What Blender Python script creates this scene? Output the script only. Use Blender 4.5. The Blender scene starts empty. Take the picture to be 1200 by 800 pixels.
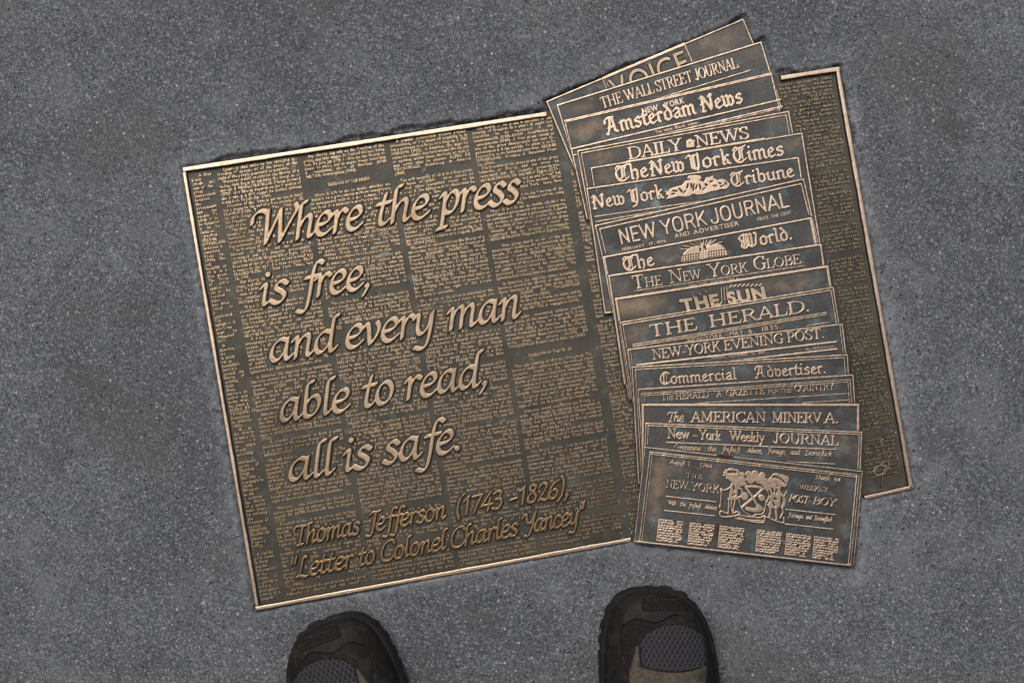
import bpy, math, random
import numpy as np
from mathutils import Vector

random.seed(7); RNG = np.random.default_rng(7)
SC = bpy.context.scene
COL = SC.collection
S = 0.00085                      # metres per photograph pixel on the pavement
CAM_H = 1.45
HP = CAM_H / S                   # camera height in those units

# ---------------------------------------------------------------- camera, sky, sun, exposure
cam_d = bpy.data.cameras.new('camera'); cam = bpy.data.objects.new('camera', cam_d); COL.objects.link(cam)
cam.location = (0, 0, CAM_H); cam.rotation_euler = (0, 0, 0)
cam_d.sensor_width = 36; cam_d.lens = 36 * CAM_H / (1200 * S)
cam_d.clip_start = 0.02; cam_d.clip_end = 500
SC.camera = cam
SUN_EL, SUN_AZ = math.radians(60), math.radians(-28)      # high, slightly left of straight ahead (+y), behind cloud
w = bpy.data.worlds.new('World'); SC.world = w; w.use_nodes = True
nt = w.node_tree; bg = nt.nodes['Background']
sky = nt.nodes.new('ShaderNodeTexSky'); sky.sky_type = 'NISHITA'; sky.sun_disc = False
sky.sun_elevation = SUN_EL; sky.sun_rotation = SUN_AZ
sky.air_density = 1.0; sky.dust_density = 5.0; sky.ozone_density = 1.0
nt.links.new(sky.outputs[0], bg.inputs[0]); bg.inputs[1].default_value = 0.14
sun_d = bpy.data.lights.new('sun', 'SUN'); sun_d.energy = 1.35; sun_d.angle = math.radians(40); sun_d.color = (1, .99, .975)
sun = bpy.data.objects.new('sun', sun_d); COL.objects.link(sun)
sdir = Vector((math.sin(SUN_AZ) * math.cos(SUN_EL), math.cos(SUN_AZ) * math.cos(SUN_EL), math.sin(SUN_EL)))
sun.rotation_euler = sdir.to_track_quat('Z', 'Y').to_euler(); sun.location = sdir * 5
vs = SC.view_settings; vs.view_transform = 'Standard'; vs.look = 'None'; vs.gamma = 1; vs.exposure = 0.0
vs.use_curve_mapping = False

# ---------------------------------------------------------------- materials
class NT:
    def __init__(s, name):
        s.m = bpy.data.materials.new(name); s.m.use_nodes = True; s.t = s.m.node_tree
        s.b = s.t.nodes['Principled BSDF']; s.tc = s.t.nodes.new('ShaderNodeTexCoord'); s.co = s.tc.outputs['Object']
    def n(s, typ, **kw):
        o = s.t.nodes.new(typ)
        for k, v in kw.items(): setattr(o, k, v)
        return o
    def put(s, sock, v):
        if hasattr(v, 'is_linked') or isinstance(v, bpy.types.NodeSocket): s.t.links.new(v, sock)
        else: sock.default_value = v
    def noise(s, scale, detail=3, rough=.55, off=0, dist=0):
        o = s.n('ShaderNodeTexNoise'); mp = s.n('ShaderNodeMapping'); s.t.links.new(s.co, mp.inputs[0])
        mp.inputs['Location'].default_value = (off, off * 1.7, off * .3); s.t.links.new(mp.outputs[0], o.inputs['Vector'])
        o.inputs['Scale'].default_value = scale; o.inputs['Detail'].default_value = detail
        o.inputs['Roughness'].default_value = rough; o.inputs['Distortion'].default_value = dist
        return o.outputs['Fac']
    def voro(s, scale, feature='F1', rnd=1):
        o = s.n('ShaderNodeTexVoronoi', feature=feature); s.t.links.new(s.co, o.inputs['Vector'])
        o.inputs['Scale'].default_value = scale; o.inputs['Randomness'].default_value = rnd
        return o
    def ramp(s, v, a, b, lo=0., hi=1.):
        o = s.n('ShaderNodeMapRange', interpolation_type='SMOOTHSTEP'); s.put(o.inputs[0], v)
        for i, x in enumerate((a, b, lo, hi)): s.put(o.inputs[1 + i], x)
        return o.outputs[0]
    def math(s, op, a, b=0., c=0.):
        o = s.n('ShaderNodeMath', operation=op); s.put(o.inputs[0], a); s.put(o.inputs[1], b); s.put(o.inputs[2], c)
        return o.outputs[0]
    def mix(s, f, a, b, blend='MIX'):
        o = s.n('ShaderNodeMix', data_type='RGBA', blend_type=blend)
        s.put(o.inputs[0], f)
        for i, v in ((6, a), (7, b)):
            if isinstance(v, tuple) and len(v) == 3: v = v + (1,)
            s.put(o.inputs[i], v)
        return o.outputs[2]
    def attr(s, name):
        return s.n('ShaderNodeAttribute', attribute_name=name).outputs['Fac']
    def sep(s, col):
        o = s.n('ShaderNodeSeparateColor'); s.t.links.new(col, o.inputs[0]); return o.outputs
    def bump(s, h, strength=.5, dist=.001, prev=None):
        o = s.n('ShaderNodeBump'); o.inputs['Strength'].default_value = strength; o.inputs['Distance'].default_value = dist
        s.put(o.inputs['Height'], h)
        if prev is not None: s.t.links.new(prev, o.inputs['Normal'])
        return o.outputs[0]
    def out(s, col=None, rough=None, metal=None, normal=None, spec=None):
        for k, v in (('Base Color', col), ('Roughness', rough), ('Metallic', metal), ('Normal', normal), ('Specular IOR Level', spec)):
            if v is None: continue
            if isinstance(v, tuple) and len(v) == 3: v = v + (1,)
            s.put(s.b.inputs[k], v)
        return s.m

def mat_polished(name, light, mid, dark, r0=.30, r1=.5, thr=.62):
    t = NT(name)
    a = t.noise(45, 5, .6); b = t.noise(420, 3, .6, 3); g = t.noise(1700, 2, .6, 7)
    c = t.mix(t.ramp(a, .35, .65), mid, light)
    c = t.mix(t.ramp(t.math('ADD', t.math('MULTIPLY', b, .7), t.math('MULTIPLY', a, .3)), thr - .06, thr + .06), c, dark)
    c = t.mix(t.ramp(t.noise(9, 5, .65, 61), .47, .68, 0, .55), c, mid)
    c = t.mix(t.ramp(t.noise(14, 5, .65, 41), .54, .72, 0, .5), c, dark)
    c = t.mix(t.ramp(g, .62, .75, 0, .45), c, dark)
    rust = t.ramp(t.noise(60, 4, .6, 21), .69, .74, 0, .8)
    c = t.mix(rust, c, (.16, .05, .018))
    nrm = t.bump(t.noise(900, 3, .6, 5), .09, .0006)
    nrm = t.bump(t.noise(160, 2, .5, 15), .10, .0012, nrm)
    return t.out(c, t.ramp(b, .3, .7, r0, r1), t.math('SUBTRACT', 1., t.math('MULTIPLY', rust, .8)), nrm)

def mat_patina(name, base, dark, green, rub, gthr=.6, wear=False, metal=.45):
    t = NT(name)
    a = t.noise(16, 6, .65); b = t.noise(70, 5, .6, 4, .4); g = t.noise(900, 3, .6, 9); h = t.noise(28, 6, .62, 13, .6)
    c = t.mix(t.ramp(a, .32, .66), dark, base)
    c = t.mix(t.ramp(b, gthr - .02, gthr + .16, 0, .85), c, green)
    c = t.mix(t.ramp(h, .60, .74, 0, .5), c, rub)
    if wear:
        wv = t.math('MULTIPLY', t.attr('wear'), t.ramp(t.math('ADD', t.math('MULTIPLY', g, .5), t.math('MULTIPLY', b, .5)), .36, .56))
        c = t.mix(wv, c, (.30, .205, .125))
    c = t.mix(t.ramp(t.noise(34, 6, .68, 83, .3), .62, .72, 0, .75), c, tuple(min(1, v * 2.1 + .02) for v in green))
    rs = t.ramp(t.noise(38, 5, .6, 33), .70, .76, 0, .85)
    c = t.mix(rs, c, (.13, .045, .015))
    ol = t.ramp(t.noise(30, 5, .6, 47), .70, .78, 0, .6)
    c = t.mix(ol, c, (.13, .10, .03))
    c = t.mix(t.ramp(t.noise(650, 2, .5, 17), .70, .76, 0, .7), c, (.16, .17, .17))
    c = t.mix(t.ramp(g, .35, .65, 0, .5), c, dark)
    nrm = t.bump(t.noise(500, 4, .65, 2), .35, .0007)
    return t.out(c, t.ramp(g, .3, .7, .42, .62), metal, nrm)

M = {}
M['bronze'] = mat_polished('worn_bronze', (.41, .317, .222), (.33, .243, .157), (.12, .082, .048), .36, .50)
M['bronze_fan'] = mat_polished('worn_bronze_mastheads', (.58, .46, .345), (.50, .385, .275), (.26, .185, .115), .32, .46, .64)
M['bronze_text'] = mat_polished('worn_bronze_print', (.44, .345, .235), (.31, .238, .152), (.095, .074, .046), .34, .52, .56)
M['bronze_mirror_brown'] = mat_polished('bronze_with_brown_reflection', (.37, .262, .15), (.26, .178, .098), (.10, .068, .038), .28, .45, .56)  # attribution lines: brown reflection of the surroundings painted into the bronze colour
M['bronze_dull'] = mat_polished('tarnished_bronze_print', (.33, .27, .18), (.22, .18, .12), (.075, .065, .05), .42, .6, .54)
M['field'] = mat_patina('patinated_bronze', (.078, .070, .050), (.036, .034, .026), (.105, .125, .116), (.135, .095, .052), .57)
M['sheet'] = mat_patina('patinated_bronze_sheet', (.080, .081, .076), (.038, .039, .036), (.112, .146, .148), (.135, .098, .062), .52, True)
M['side'] = mat_patina('shade_dark_bronze_edges', (.013, .012, .010), (.007, .0065, .006), (.02, .025, .024), (.02, .015, .01), .66)  # patinated relief walls, blackened so shadow outlines are part of the colour

def mat_concrete():
    t = NT('sidewalk_concrete')
    big = t.noise(4.5, 6, .65); mid = t.noise(34, 5, .65, 3); fine = t.noise(760, 3, .8, 6); gr = t.noise(1900, 2, .8, 8)
    v = t.voro(900); vs_ = t.sep(v.outputs['Color']); vb = t.voro(640); vbs = t.sep(vb.outputs['Color'])
    c = t.mix(t.ramp(big, .36, .64), (.077, .0845, .0905), (.116, .1265, .134))
    c = t.mix(t.ramp(mid, .40, .70, 0, .4), c, (.095, .096, .10))
    grain = t.math('ADD', t.math('MULTIPLY', fine, .32), t.math('ADD', t.math('MULTIPLY', vs_[0], .38), t.math('MULTIPLY', gr, .30)))
    c = t.mix(1., c, t.mix(t.ramp(grain, .25, .76), (.40, .40, .40), (1.54, 1.54, 1.53)), 'MULTIPLY')
    c = t.mix(t.ramp(vbs[0], .82, .88, 0, .7), c, (.040, .041, .044))
    c = t.mix(t.ramp(vbs[1], .86, .91, 0, .6), c, (.27, .275, .28))
    # bluish cement film along the plaque and other pale smears
    cem = t.math('MULTIPLY', t.attr('cement'), t.ramp(t.noise(90, 5, .7, 11), .36, .62))
    c = t.mix(cem, c, (.215, .23, .25))
    c = t.mix(t.ramp(t.noise(11, 6, .75, 25), .50, .70, 0, .48), c, (.155, .164, .175))
    c = t.mix(t.ramp(t.noise(6, 5, .7, 51), .50, .68, 0, .4), c, (.074, .073, .069))
    c = t.mix(t.ramp(t.noise(19, 5, .7, 71), .58, .74, 0, .6), c, (.056, .055, .055))
    c = t.mix(t.ramp(t.noise(42, 5, .72, 91), .58, .74, 0, .36), c, (.19, .195, .205))
    # aggregate: pale pebbles, tan grains, black pits
    v2 = t.voro(150); s2 = t.sep(v2.outputs['Color'])
    peb = t.math('MULTIPLY', t.ramp(v2.outputs['Distance'], .12, .22, 1, 0), t.ramp(s2[0], .89, .91))
    c = t.mix(t.math('MULTIPLY', peb, .7), c, t.mix(s2[1], (.55, .55, .54), (.40, .33, .25)))
    v3 = t.voro(260); s3 = t.sep(v3.outputs['Color'])
    p3 = t.math('MULTIPLY', t.ramp(v3.outputs['Distance'], .20, .32, 1, 0), t.ramp(s3[0], .91, .93))
    c = t.mix(t.math('MULTIPLY', p3, .7), c, (.38, .38, .375))
    v4 = t.voro(130); s4 = t.sep(v4.outputs['Color'])
    pit = t.math('MULTIPLY', t.ramp(t.math('ADD', v4.outputs['Distance'], t.math('MULTIPLY', fine, .22)), .22, .32, 1, 0), t.ramp(s4[1], .72, .74))
    c = t.mix(t.math('MULTIPLY', pit, .9), c, (.022, .022, .023))
    h = t.math('ADD', grain, t.math('MULTIPLY', pit, -1.2))
    nrm = t.bump(h, .6, .0010)
    nrm = t.bump(mid, .4, .0022, nrm)
    return t.out(c, t.ramp(fine, .3, .7, .72, .92), 0., nrm, .35)
M['concrete'] = mat_concrete()

def mat_simple(name, c1, c2, scale=200, rough=.7, bump=.3, bdist=.0006, spec=.4, dust=None):
    t = NT(name); a = t.noise(scale, 5, .65); b = t.noise(scale * .13, 4, .6, 5)
    c = t.mix(t.ramp(a, .3, .7), c1, c2)
    if dust: c = t.mix(t.ramp(b, .48, .68, 0, .8), c, dust)
    return t.out(c, t.ramp(a, .3, .7, rough - .1, rough + .1), 0., t.bump(a, bump, bdist), spec)
M['leather'] = mat_simple('black_nubuck', (.006, .0056, .0052), (.017, .0155, .014), 420, .82, .6, .0012, .12, (.027, .0225, .017))
M['rubber'] = mat_simple('black_rubber', (.006, .006, .006), (.015, .0145, .014), 260, .7, .35, .0006, .18, (.024, .020, .016))
M['suede'] = mat_simple('grey_brown_suede', (.050, .043, .034), (.095, .082, .064), 240, .9, .6, .0010, .15, (.032, .027, .022))
M['lining'] = mat_simple('dark_lining', (.012, .012, .013), (.022, .022, .024), 600, .9, .3, .0004, .2)
M['thread'] = mat_simple('grey_thread', (.09, .085, .075), (.13, .12, .1), 900, .8, .2, .0002, .2)
M['red'] = mat_simple('red_webbing', (.12, .018, .012), (.17, .03, .02), 900, .8, .2, .0002, .2)
M['white'] = mat_simple('white_webbing', (.5, .5, .48), (.62, .62, .6), 900, .8, .2, .0002, .2)
M['fibre'] = mat_simple('grey_mesh_fibre', (.025, .0245, .027), (.045, .044, .047), 700, .8, .25, .0003, .15)
M['trouser'] = mat_simple('dark_trouser_cloth', (.022, .022, .026), (.034, .034, .038), 500, .9, .3, .0004, .15)
M['leaf'] = mat_simple('dead_leaf', (.10, .022, .014), (.06, .018, .012), 300, .8, .3, .0004, .3)
M['grit'] = mat_simple('pale_grit', (.45, .45, .44), (.6, .6, .58), 300, .85, .3, .0004, .3)

# ---------------------------------------------------------------- mesh output
CENTRE = np.array([0.04, -0.0, 0.0])
def P(px, py):                      # photograph pixel -> ground-plane units, y up
    return np.array([px - 600., 400. - py])

def link(name, V, polys, mats, midx=None, parent=None, origin=(0, 0, 0), smooth=None, attrs=None):
    """V: (n,3) metres. polys: list of (m,k) index arrays. midx: per poly array list or None"""
    V = np.asarray(V, float) - np.asarray(origin)
    me = bpy.data.meshes.new(name)
    loops = np.concatenate([p.ravel() for p in polys]) if polys else np.zeros(0, int)
    tot = np.concatenate([np.full(len(p), p.shape[1]) for p in polys]) if polys else np.zeros(0, int)
    start = np.concatenate([[0], np.cumsum(tot)[:-1]])
    me.vertices.add(len(V)); me.vertices.foreach_set('co', V.astype(np.float32).ravel())
    me.loops.add(len(loops)); me.loops.foreach_set('vertex_index', loops.astype(np.int32))
    me.polygons.add(len(tot)); me.polygons.foreach_set('loop_start', start.astype(np.int32)); me.polygons.foreach_set('loop_total', tot.astype(np.int32))
    for m in mats: me.materials.append(m)
    if midx is not None: me.polygons.foreach_set('material_index', np.concatenate(midx).astype(np.int32))
    if smooth is not None:
        me.polygons.foreach_set('use_smooth', np.concatenate([np.full(len(p), s_, bool) for p, s_ in zip(polys, smooth)]))
    me.update(calc_edges=True); me.validate()
    if attrs:
        for k, v in attrs.items():
            a = me.attributes.new(k, 'FLOAT', 'POINT'); a.data.foreach_set('value', np.asarray(v, np.float32))
    o = bpy.data.objects.new(name, me); COL.objects.link(o)
    if parent is not None: o.parent = parent
    else: o.location = origin
    return o

def empty(name, loc, label=None, cat=None):
    o = bpy.data.objects.new(name, None); COL.objects.link(o); o.location = loc; o.empty_display_size = .05
    if label: o['label'] = label
    if cat: o['category'] = cat
    return o

# ---------------------------------------------------------------- outlines of fields on a grid
_CASES = {}
for c in range(16):
    items = []
    for k in range(4):
        if c >> k & 1: items.append(('c', k))
        if (c >> k & 1) != (c >> ((k + 1) % 4) & 1): items.append(('e', k))
    _CASES[c] = items
def contour(f, x0, y0, h):
    """Top mesh of the region f>0 on a grid, clipped exactly at f=0, and its boundary segments."""
    ny, nx = f.shape; N = nx * ny
    ins = f > 0
    A = ins[:-1, :-1]; B = ins[:-1, 1:]; C = ins[1:, 1:]; D = ins[1:, :-1]
    case = A * 1 + B * 2 + C * 4 + D * 8
    polys = {}; segs = []
    for c in range(1, 16):
        jj, ii = np.nonzero(case == c)
        if len(jj) == 0: continue
        ids = []
        for typ, k in _CASES[c]:
            if typ == 'c':
                dj, di = ((0, 0), (0, 1), (1, 1), (1, 0))[k]; ids.append((jj + dj) * nx + ii + di)
            else:
                if k == 0: ids.append(N + jj * nx + ii)
                elif k == 1: ids.append(2 * N + jj * nx + ii + 1)
                elif k == 2: ids.append(N + (jj + 1) * nx + ii)
                else: ids.append(2 * N + jj * nx + ii)
        arr = np.stack(ids, 1); polys.setdefault(arr.shape[1], []).append(arr)
        it = _CASES[c]; n = len(it)
        for q in range(n):
            if it[q][0] == 'e' and it[(q + 1) % n][0] == 'e': segs.append(np.stack([ids[q], ids[(q + 1) % n]], 1))
    if not polys: return None
    plist = [np.concatenate(v) for v in polys.values()]
    allid = np.unique(np.concatenate([p.ravel() for p in plist]))
    def co(idv):
        typ = idv // N; r = idv % N; j = r // nx; i = r % nx
        x = i.astype(float); y = j.astype(float); fv = f.ravel()[r].copy()
        m = typ == 1; r2 = np.minimum(r + 1, N - 1); t = f.ravel()[r] / (f.ravel()[r] - f.ravel()[r2] + 1e-12); x[m] += t[m]; fv[m] = 0
        m = typ == 2; r2 = np.minimum(r + nx, N - 1); t = f.ravel()[r] / (f.ravel()[r] - f.ravel()[r2] + 1e-12); y[m] += np.clip(t[m], 0, 1); fv[m] = 0
        return np.stack([x0 + x * h, y0 + y * h], 1), fv
    pts, fv = co(allid)
    plist = [np.searchsorted(allid, p) for p in plist]
    sg = np.searchsorted(allid, np.concatenate(segs)) if segs else np.zeros((0, 2), int)
    return pts, fv, plist, sg

def relief(name, f, x0, y0, h, frame, z0, z1, bev, parent, mats, origin, soft=.5, zref=None, topfun=None, attrs=None, smooth=True, draft=.5):
    """Raise the region f>0 as a cast relief: top rounded over bev, walls down to z0. frame: (p0, ex, ey) of the grid in ground units."""
    r = contour(f, x0, y0, h)
    if r is None: return None
    pts, fv, plist, sg = r
    p0, ex, ey = frame
    W = p0 + pts[:, :1] * ex + pts[:, 1:] * ey
    zr = z1 if zref is None else zref
    k = (HP - zr) / HP
    t = np.clip(fv / bev, 0, 1)
    z = z0 + (z1 - z0) * (1 - soft * (1 - np.sqrt(np.clip(1 - (1 - t) ** 2, 0, 1))))
    if topfun is not None: z = z + topfun(W)
    n = len(W)
    dv = W[sg[:, 1]] - W[sg[:, 0]]; nv = np.column_stack([dv[:, 1], -dv[:, 0]]); nv /= np.linalg.norm(nv, axis=1)[:, None] + 1e-9
    NV = np.zeros((n, 2)); np.add.at(NV, sg[:, 0], nv); np.add.at(NV, sg[:, 1], nv); NV /= np.linalg.norm(NV, axis=1)[:, None] + 1e-9
    WB = W + NV * draft
    V = np.concatenate([np.column_stack([W * k, z]), np.column_stack([W[sg[:, 0]] * k, z[sg[:, 0]]]), np.column_stack([W[sg[:, 1]] * k, z[sg[:, 1]]]),
                        np.column_stack([WB[sg[:, 0]] * k, np.full(len(sg), z0)]), np.column_stack([WB[sg[:, 1]] * k, np.full(len(sg), z0)])])
    m = len(sg); a = np.arange(m)
    wall = np.stack([n + 2 * m + a, n + 3 * m + a, n + m + a, n + a], 1)
    polys = plist + [wall]
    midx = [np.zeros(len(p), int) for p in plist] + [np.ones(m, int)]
    at = None
    if attrs:
        at = {}
        for key, fn in attrs.items():
            v = fn(W); at[key] = np.concatenate([v, np.zeros(4 * m)])
    return link(name, V * S, polys, mats, midx, parent, origin, [smooth] * len(plist) + [False], at)

def crom(pts, n=10, closed=False):
    pts = np.asarray(pts, float)
    if closed: pts = np.concatenate([pts[-2:-1] if np.allclose(pts[0], pts[-1]) else pts[-1:], pts, pts[1:2] if np.allclose(pts[0], pts[-1]) else pts[:2]])
    else: pts = np.concatenate([2 * pts[:1] - pts[1:2], pts, 2 * pts[-1:] - pts[-2:-1]])
    out = []
    t = np.linspace(0, 1, n, endpoint=False)[:, None]
    for i in range(1, len(pts) - 2):
        a, b, c, d = pts[i - 1], pts[i], pts[i + 1], pts[i + 2]
        out.append(.5 * ((2 * b) + (-a + c) * t + (2 * a - 5 * b + 4 * c - d) * t ** 2 + (-a + 3 * b - 3 * c + d) * t ** 3))
    out.append(pts[-2][None]); return np.concatenate(out)

def densify(p, step):
    p = np.asarray(p, float); out = [p[:1]]
    for a, b in zip(p[:-1], p[1:]):
        n = max(1, int(math.ceil(np.linalg.norm(b - a) / step))); out.append(a + (b - a) * (np.arange(1, n + 1) / n)[:, None])
    return np.concatenate(out)

def stamp(f, x0, y0, h, pts, a, b, th, pw=2.):
    """Union (max) of nib stamps: half width a, half thickness b, nib angle th."""
    ny, nx = f.shape; ct, st = math.cos(th), math.sin(th); R = a * 1.05 + b * .3 + h * 2
    for x, y in pts:
        i0 = max(0, int((x - R - x0) / h)); i1 = min(nx, int((x + R - x0) / h) + 2)
        j0 = max(0, int((y - R - y0) / h)); j1 = min(ny, int((y + R - y0) / h) + 2)
        if i1 <= i0 or j1 <= j0: continue
        X = x0 + np.arange(i0, i1) * h - x; Y = (y0 + np.arange(j0, j1) * h - y)[:, None]
        u = np.abs(X * ct + Y * st) / a; v = np.abs(-X * st + Y * ct) / b
        D = np.sqrt(u * u + v * v) if pw == 2. else (u ** pw + v ** pw) ** (1 / pw)
        w_ = f[j0:j1, i0:i1]; np.maximum(w_, (1 - D) * (a * .5 + b * .5), out=w_)

def seg_field(f, x0, y0, h, p, q, r):
    """Union of a straight bar with half width r (flat sdf)."""
    ny, nx = f.shape
    p = np.asarray(p, float); q = np.asarray(q, float)
    lo = np.minimum(p, q) - r - 2 * h; hi = np.maximum(p, q) + r + 2 * h
    i0 = max(0, int((lo[0] - x0) / h)); i1 = min(nx, int((hi[0] - x0) / h) + 2); j0 = max(0, int((lo[1] - y0) / h)); j1 = min(ny, int((hi[1] - y0) / h) + 2)
    if i1 <= i0 or j1 <= j0: return
    X = x0 + np.arange(i0, i1) * h; Y = (y0 + np.arange(j0, j1) * h)[:, None]
    d = q - p; L = max(np.linalg.norm(d), 1e-6); d = d / L
    s_ = (X - p[0]) * d[0] + (Y - p[1]) * d[1]; t_ = -(X - p[0]) * d[1] + (Y - p[1]) * d[0]
    e = np.maximum(np.maximum(-s_ - r * .7, s_ - L - r * .7), np.abs(t_) - r)
    w_ = f[j0:j1, i0:i1]; np.maximum(w_, -e, out=w_)

def convex_in(poly, X, Y):
    """Signed distance to a convex polygon (ground units, y up, either winding), positive inside."""
    poly = np.asarray(poly, float); c = poly.mean(0); d = None
    for a, b in zip(poly, np.roll(poly, -1, 0)):
        e = b - a; n_ = np.array([-e[1], e[0]]) / np.linalg.norm(e)
        if np.dot(c - a, n_) < 0: n_ = -n_
        v = (X - a[0]) * n_[0] + (Y - a[1]) * n_[1]; d = v if d is None else np.minimum(d, v)
    return d

def polygon_in(poly, X, Y):
    """Signed distance to any simple polygon, positive inside."""
    poly = np.asarray(poly, float); d = np.full(X.shape, 1e9); inside = np.zeros(X.shape, bool)
    for a, b in zip(poly, np.roll(poly, -1, 0)):
        e = b - a; t = np.clip(((X - a[0]) * e[0] + (Y - a[1]) * e[1]) / (e @ e + 1e-12), 0, 1)
        d = np.minimum(d, np.hypot(X - a[0] - t * e[0], Y - a[1] - t * e[1]))
        cnd = (a[1] > Y) != (b[1] > Y); xi = a[0] + (Y - a[1]) / (b[1] - a[1] + 1e-12) * e[0]; inside ^= cnd & (X < xi)
    return np.where(inside, d, -d)

# ---------------------------------------------------------------- hand-cut lettering: pen paths, 100 units = cap height
# 's' smooth path, 'l' straight path, 'o' closed smooth path, 't' thin straight path, 'd' dot; serif feet as 'f'
CH = {  # chancery italic
 'a': (62, 's46,56 30,61 12,46 6,20 14,3 27,5 41,24 48,46', 's49,60 46,30 46,8 52,1 63,11'),
 'b': (57, 's29,100 18,97 13,85 11,46 10,16 15,3 27,2 43,14 50,38 42,56 28,56 13,40'),
 'c': (49, 's46,48 36,60 18,54 6,30 12,5 28,0 47,11'),
 'd': (63, 's45,56 28,61 10,44 6,20 14,3 27,5 42,24 47,42', 's64,100 55,98 51,84 47,40 46,8 52,1 63,11'),
 'e': (50, 's9,28 30,31 44,43 40,58 26,61 10,44 6,20 14,3 30,0 49,13'),
 'f': (42, 's62,93 50,100 39,91 32,58 26,2 19,-30 8,-39 -8,-33', 'l12,57 52,60'),
 'g': (56, 's46,57 28,61 10,46 6,24 14,8 27,9 42,30 48,56', 's50,60 46,10 40,-26 24,-40 4,-34'),
 'h': (60, 's30,100 19,97 14,85 11,40 9,0', 's11,26 24,50 38,61 46,52 44,30 42,8 48,1 59,11'),
 'i': (29, 's1,49 9,58 14,52 12,26 11,8 16,1 27,11', 'd17,86'),
 'k': (54, 's30,100 19,97 14,85 11,40 9,0', 's11,28 30,58 42,56 36,38 18,32', 's22,32 36,14 46,1 58,10'),
 'l': (29, 's31,100 20,97 15,85 12,40 11,8 17,1 28,11'),
 'm': (89, 's1,49 9,58 14,50 11,0', 's12,28 24,51 36,61 43,52 41,28 40,0', 's41,28 53,51 65,61 73,52 71,30 70,8 75,1 87,11'),
 'n': (60, 's1,49 9,58 14,50 11,0', 's12,28 24,51 38,61 46,52 44,28 43,8 49,1 59,11'),
 'o': (56, 'o28,61 12,48 6,24 14,3 28,0 44,12 50,36 42,55 28,61'),
 'p': (58, 's1,49 9,58 14,50 12,10 9,-38', 'l-3,-40 22,-37', 's13,30 26,52 40,60 52,46 48,18 34,2 20,3 11,12'),
 'r': (43, 's1,49 9,58 14,50 11,0', 's12,30 24,53 34,61 45,53'),
 's': (43, 's41,51 28,61 14,54 13,42 28,30 36,17 28,3 14,0 1,9'),
 't': (38, 's24,84 17,50 12,16 16,2 26,1 37,11', 'l1,57 38,60'),
 'u': (60, 's1,49 9,58 14,50 12,20 17,3 28,5 42,26 48,44', 's49,60 46,30 46,8 52,1 62,11'),
 'v': (51, 's1,50 9,59 16,48 20,8 24,2 40,24 46,46 39,60'),
 'w': (78, 's1,50 9,59 14,48 16,8 20,2 36,30 42,58', 's42,58 42,10 46,2 62,24 70,46 62,60'),
 'y': (58, 's1,49 9,58 14,50 12,20 18,4 30,6 45,28 50,56', 's53,60 48,10 40,-28 26,-40 6,-34'),
 'ſ': (30, 's52,93 42,100 33,91 27,58 20,2 13,-30 4,-38 -8,-33'),
 'A': (80, 's0,4 20,8 44,60 56,96', 'l56,96 66,0', 'l28,32 62,32'),
 'C': (76, 's76,78 67,94 48,98 22,80 8,42 16,8 40,-2 62,5 78,22'),
 'D': (84, 'l30,92 20,2', 's4,84 30,97 62,92 80,60 66,16 34,0 6,4'),
 'F': (66, 's44,92 36,40 28,0 14,-8', 's10,80 20,94 46,92 80,97', 'l30,50 60,53'),
 'J': (58, 's20,84 32,96 52,94 78,98', 's54,94 47,40 38,-8 24,-22 4,-14'),
 'L': (68, 's50,92 42,99 33,92 27,50 20,12 10,2', 's4,4 22,8 42,-1 58,0 72,14'),
 'N': (84, 's-4,0 14,6 20,90', 'l20,92 62,2', 's62,2 74,80 88,98'),
 'T': (74, 's52,92 45,40 40,0', 'l26,-1 56,1', 's2,70 8,89 28,95 58,90 90,98'),
 'W': (118, 's-14,62 -12,80 4,94 22,93 32,84', 'l32,92 31,2', 'l31,2 70,88', 'l70,90 74,2', 's74,2 104,56 120,84 114,100'),
 'Y': (74, 's-2,78 8,94 22,90 27,62 40,48 56,58 74,92', 's78,98 66,48 54,8 36,-14 12,-8'),
 '1': (40, 's8,68 28,88', 'l27,86 21,0'), '2': (50, 's8,68 22,86 42,76 34,48 6,3', 's6,3 22,7 36,-1 52,9'),
 '3': (48, 's8,78 28,88 42,74 30,53 18,49', 's22,50 42,44 44,20 26,0 3,8'), '4': (54, 'l44,88 4,28', 'l4,27 56,29', 'l44,60 36,0'),
 '6': (48, 's48,84 28,76 10,46 6,18 20,0 38,8 44,30 32,46 10,30'), '7': (48, 'l6,82 52,85', 's52,85 34,46 18,0'),
 '8': (50, 's40,78 28,88 14,78 18,62 36,44 44,22 32,2 14,2 6,18 14,38 34,56 42,74 40,78'),
 '(': (30, 's34,104 14,74 8,20 18,-18'), ')': (30, 's14,104 26,70 20,14 2,-18'), '-': (42, 'l4,32 38,36'),
 ',': (24, 's11,8 16,1 4,-20'), '.': (24, 'd11,7'), '"': (36, 'l16,104 12,72', 'l34,104 29,72'),
}
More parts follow.
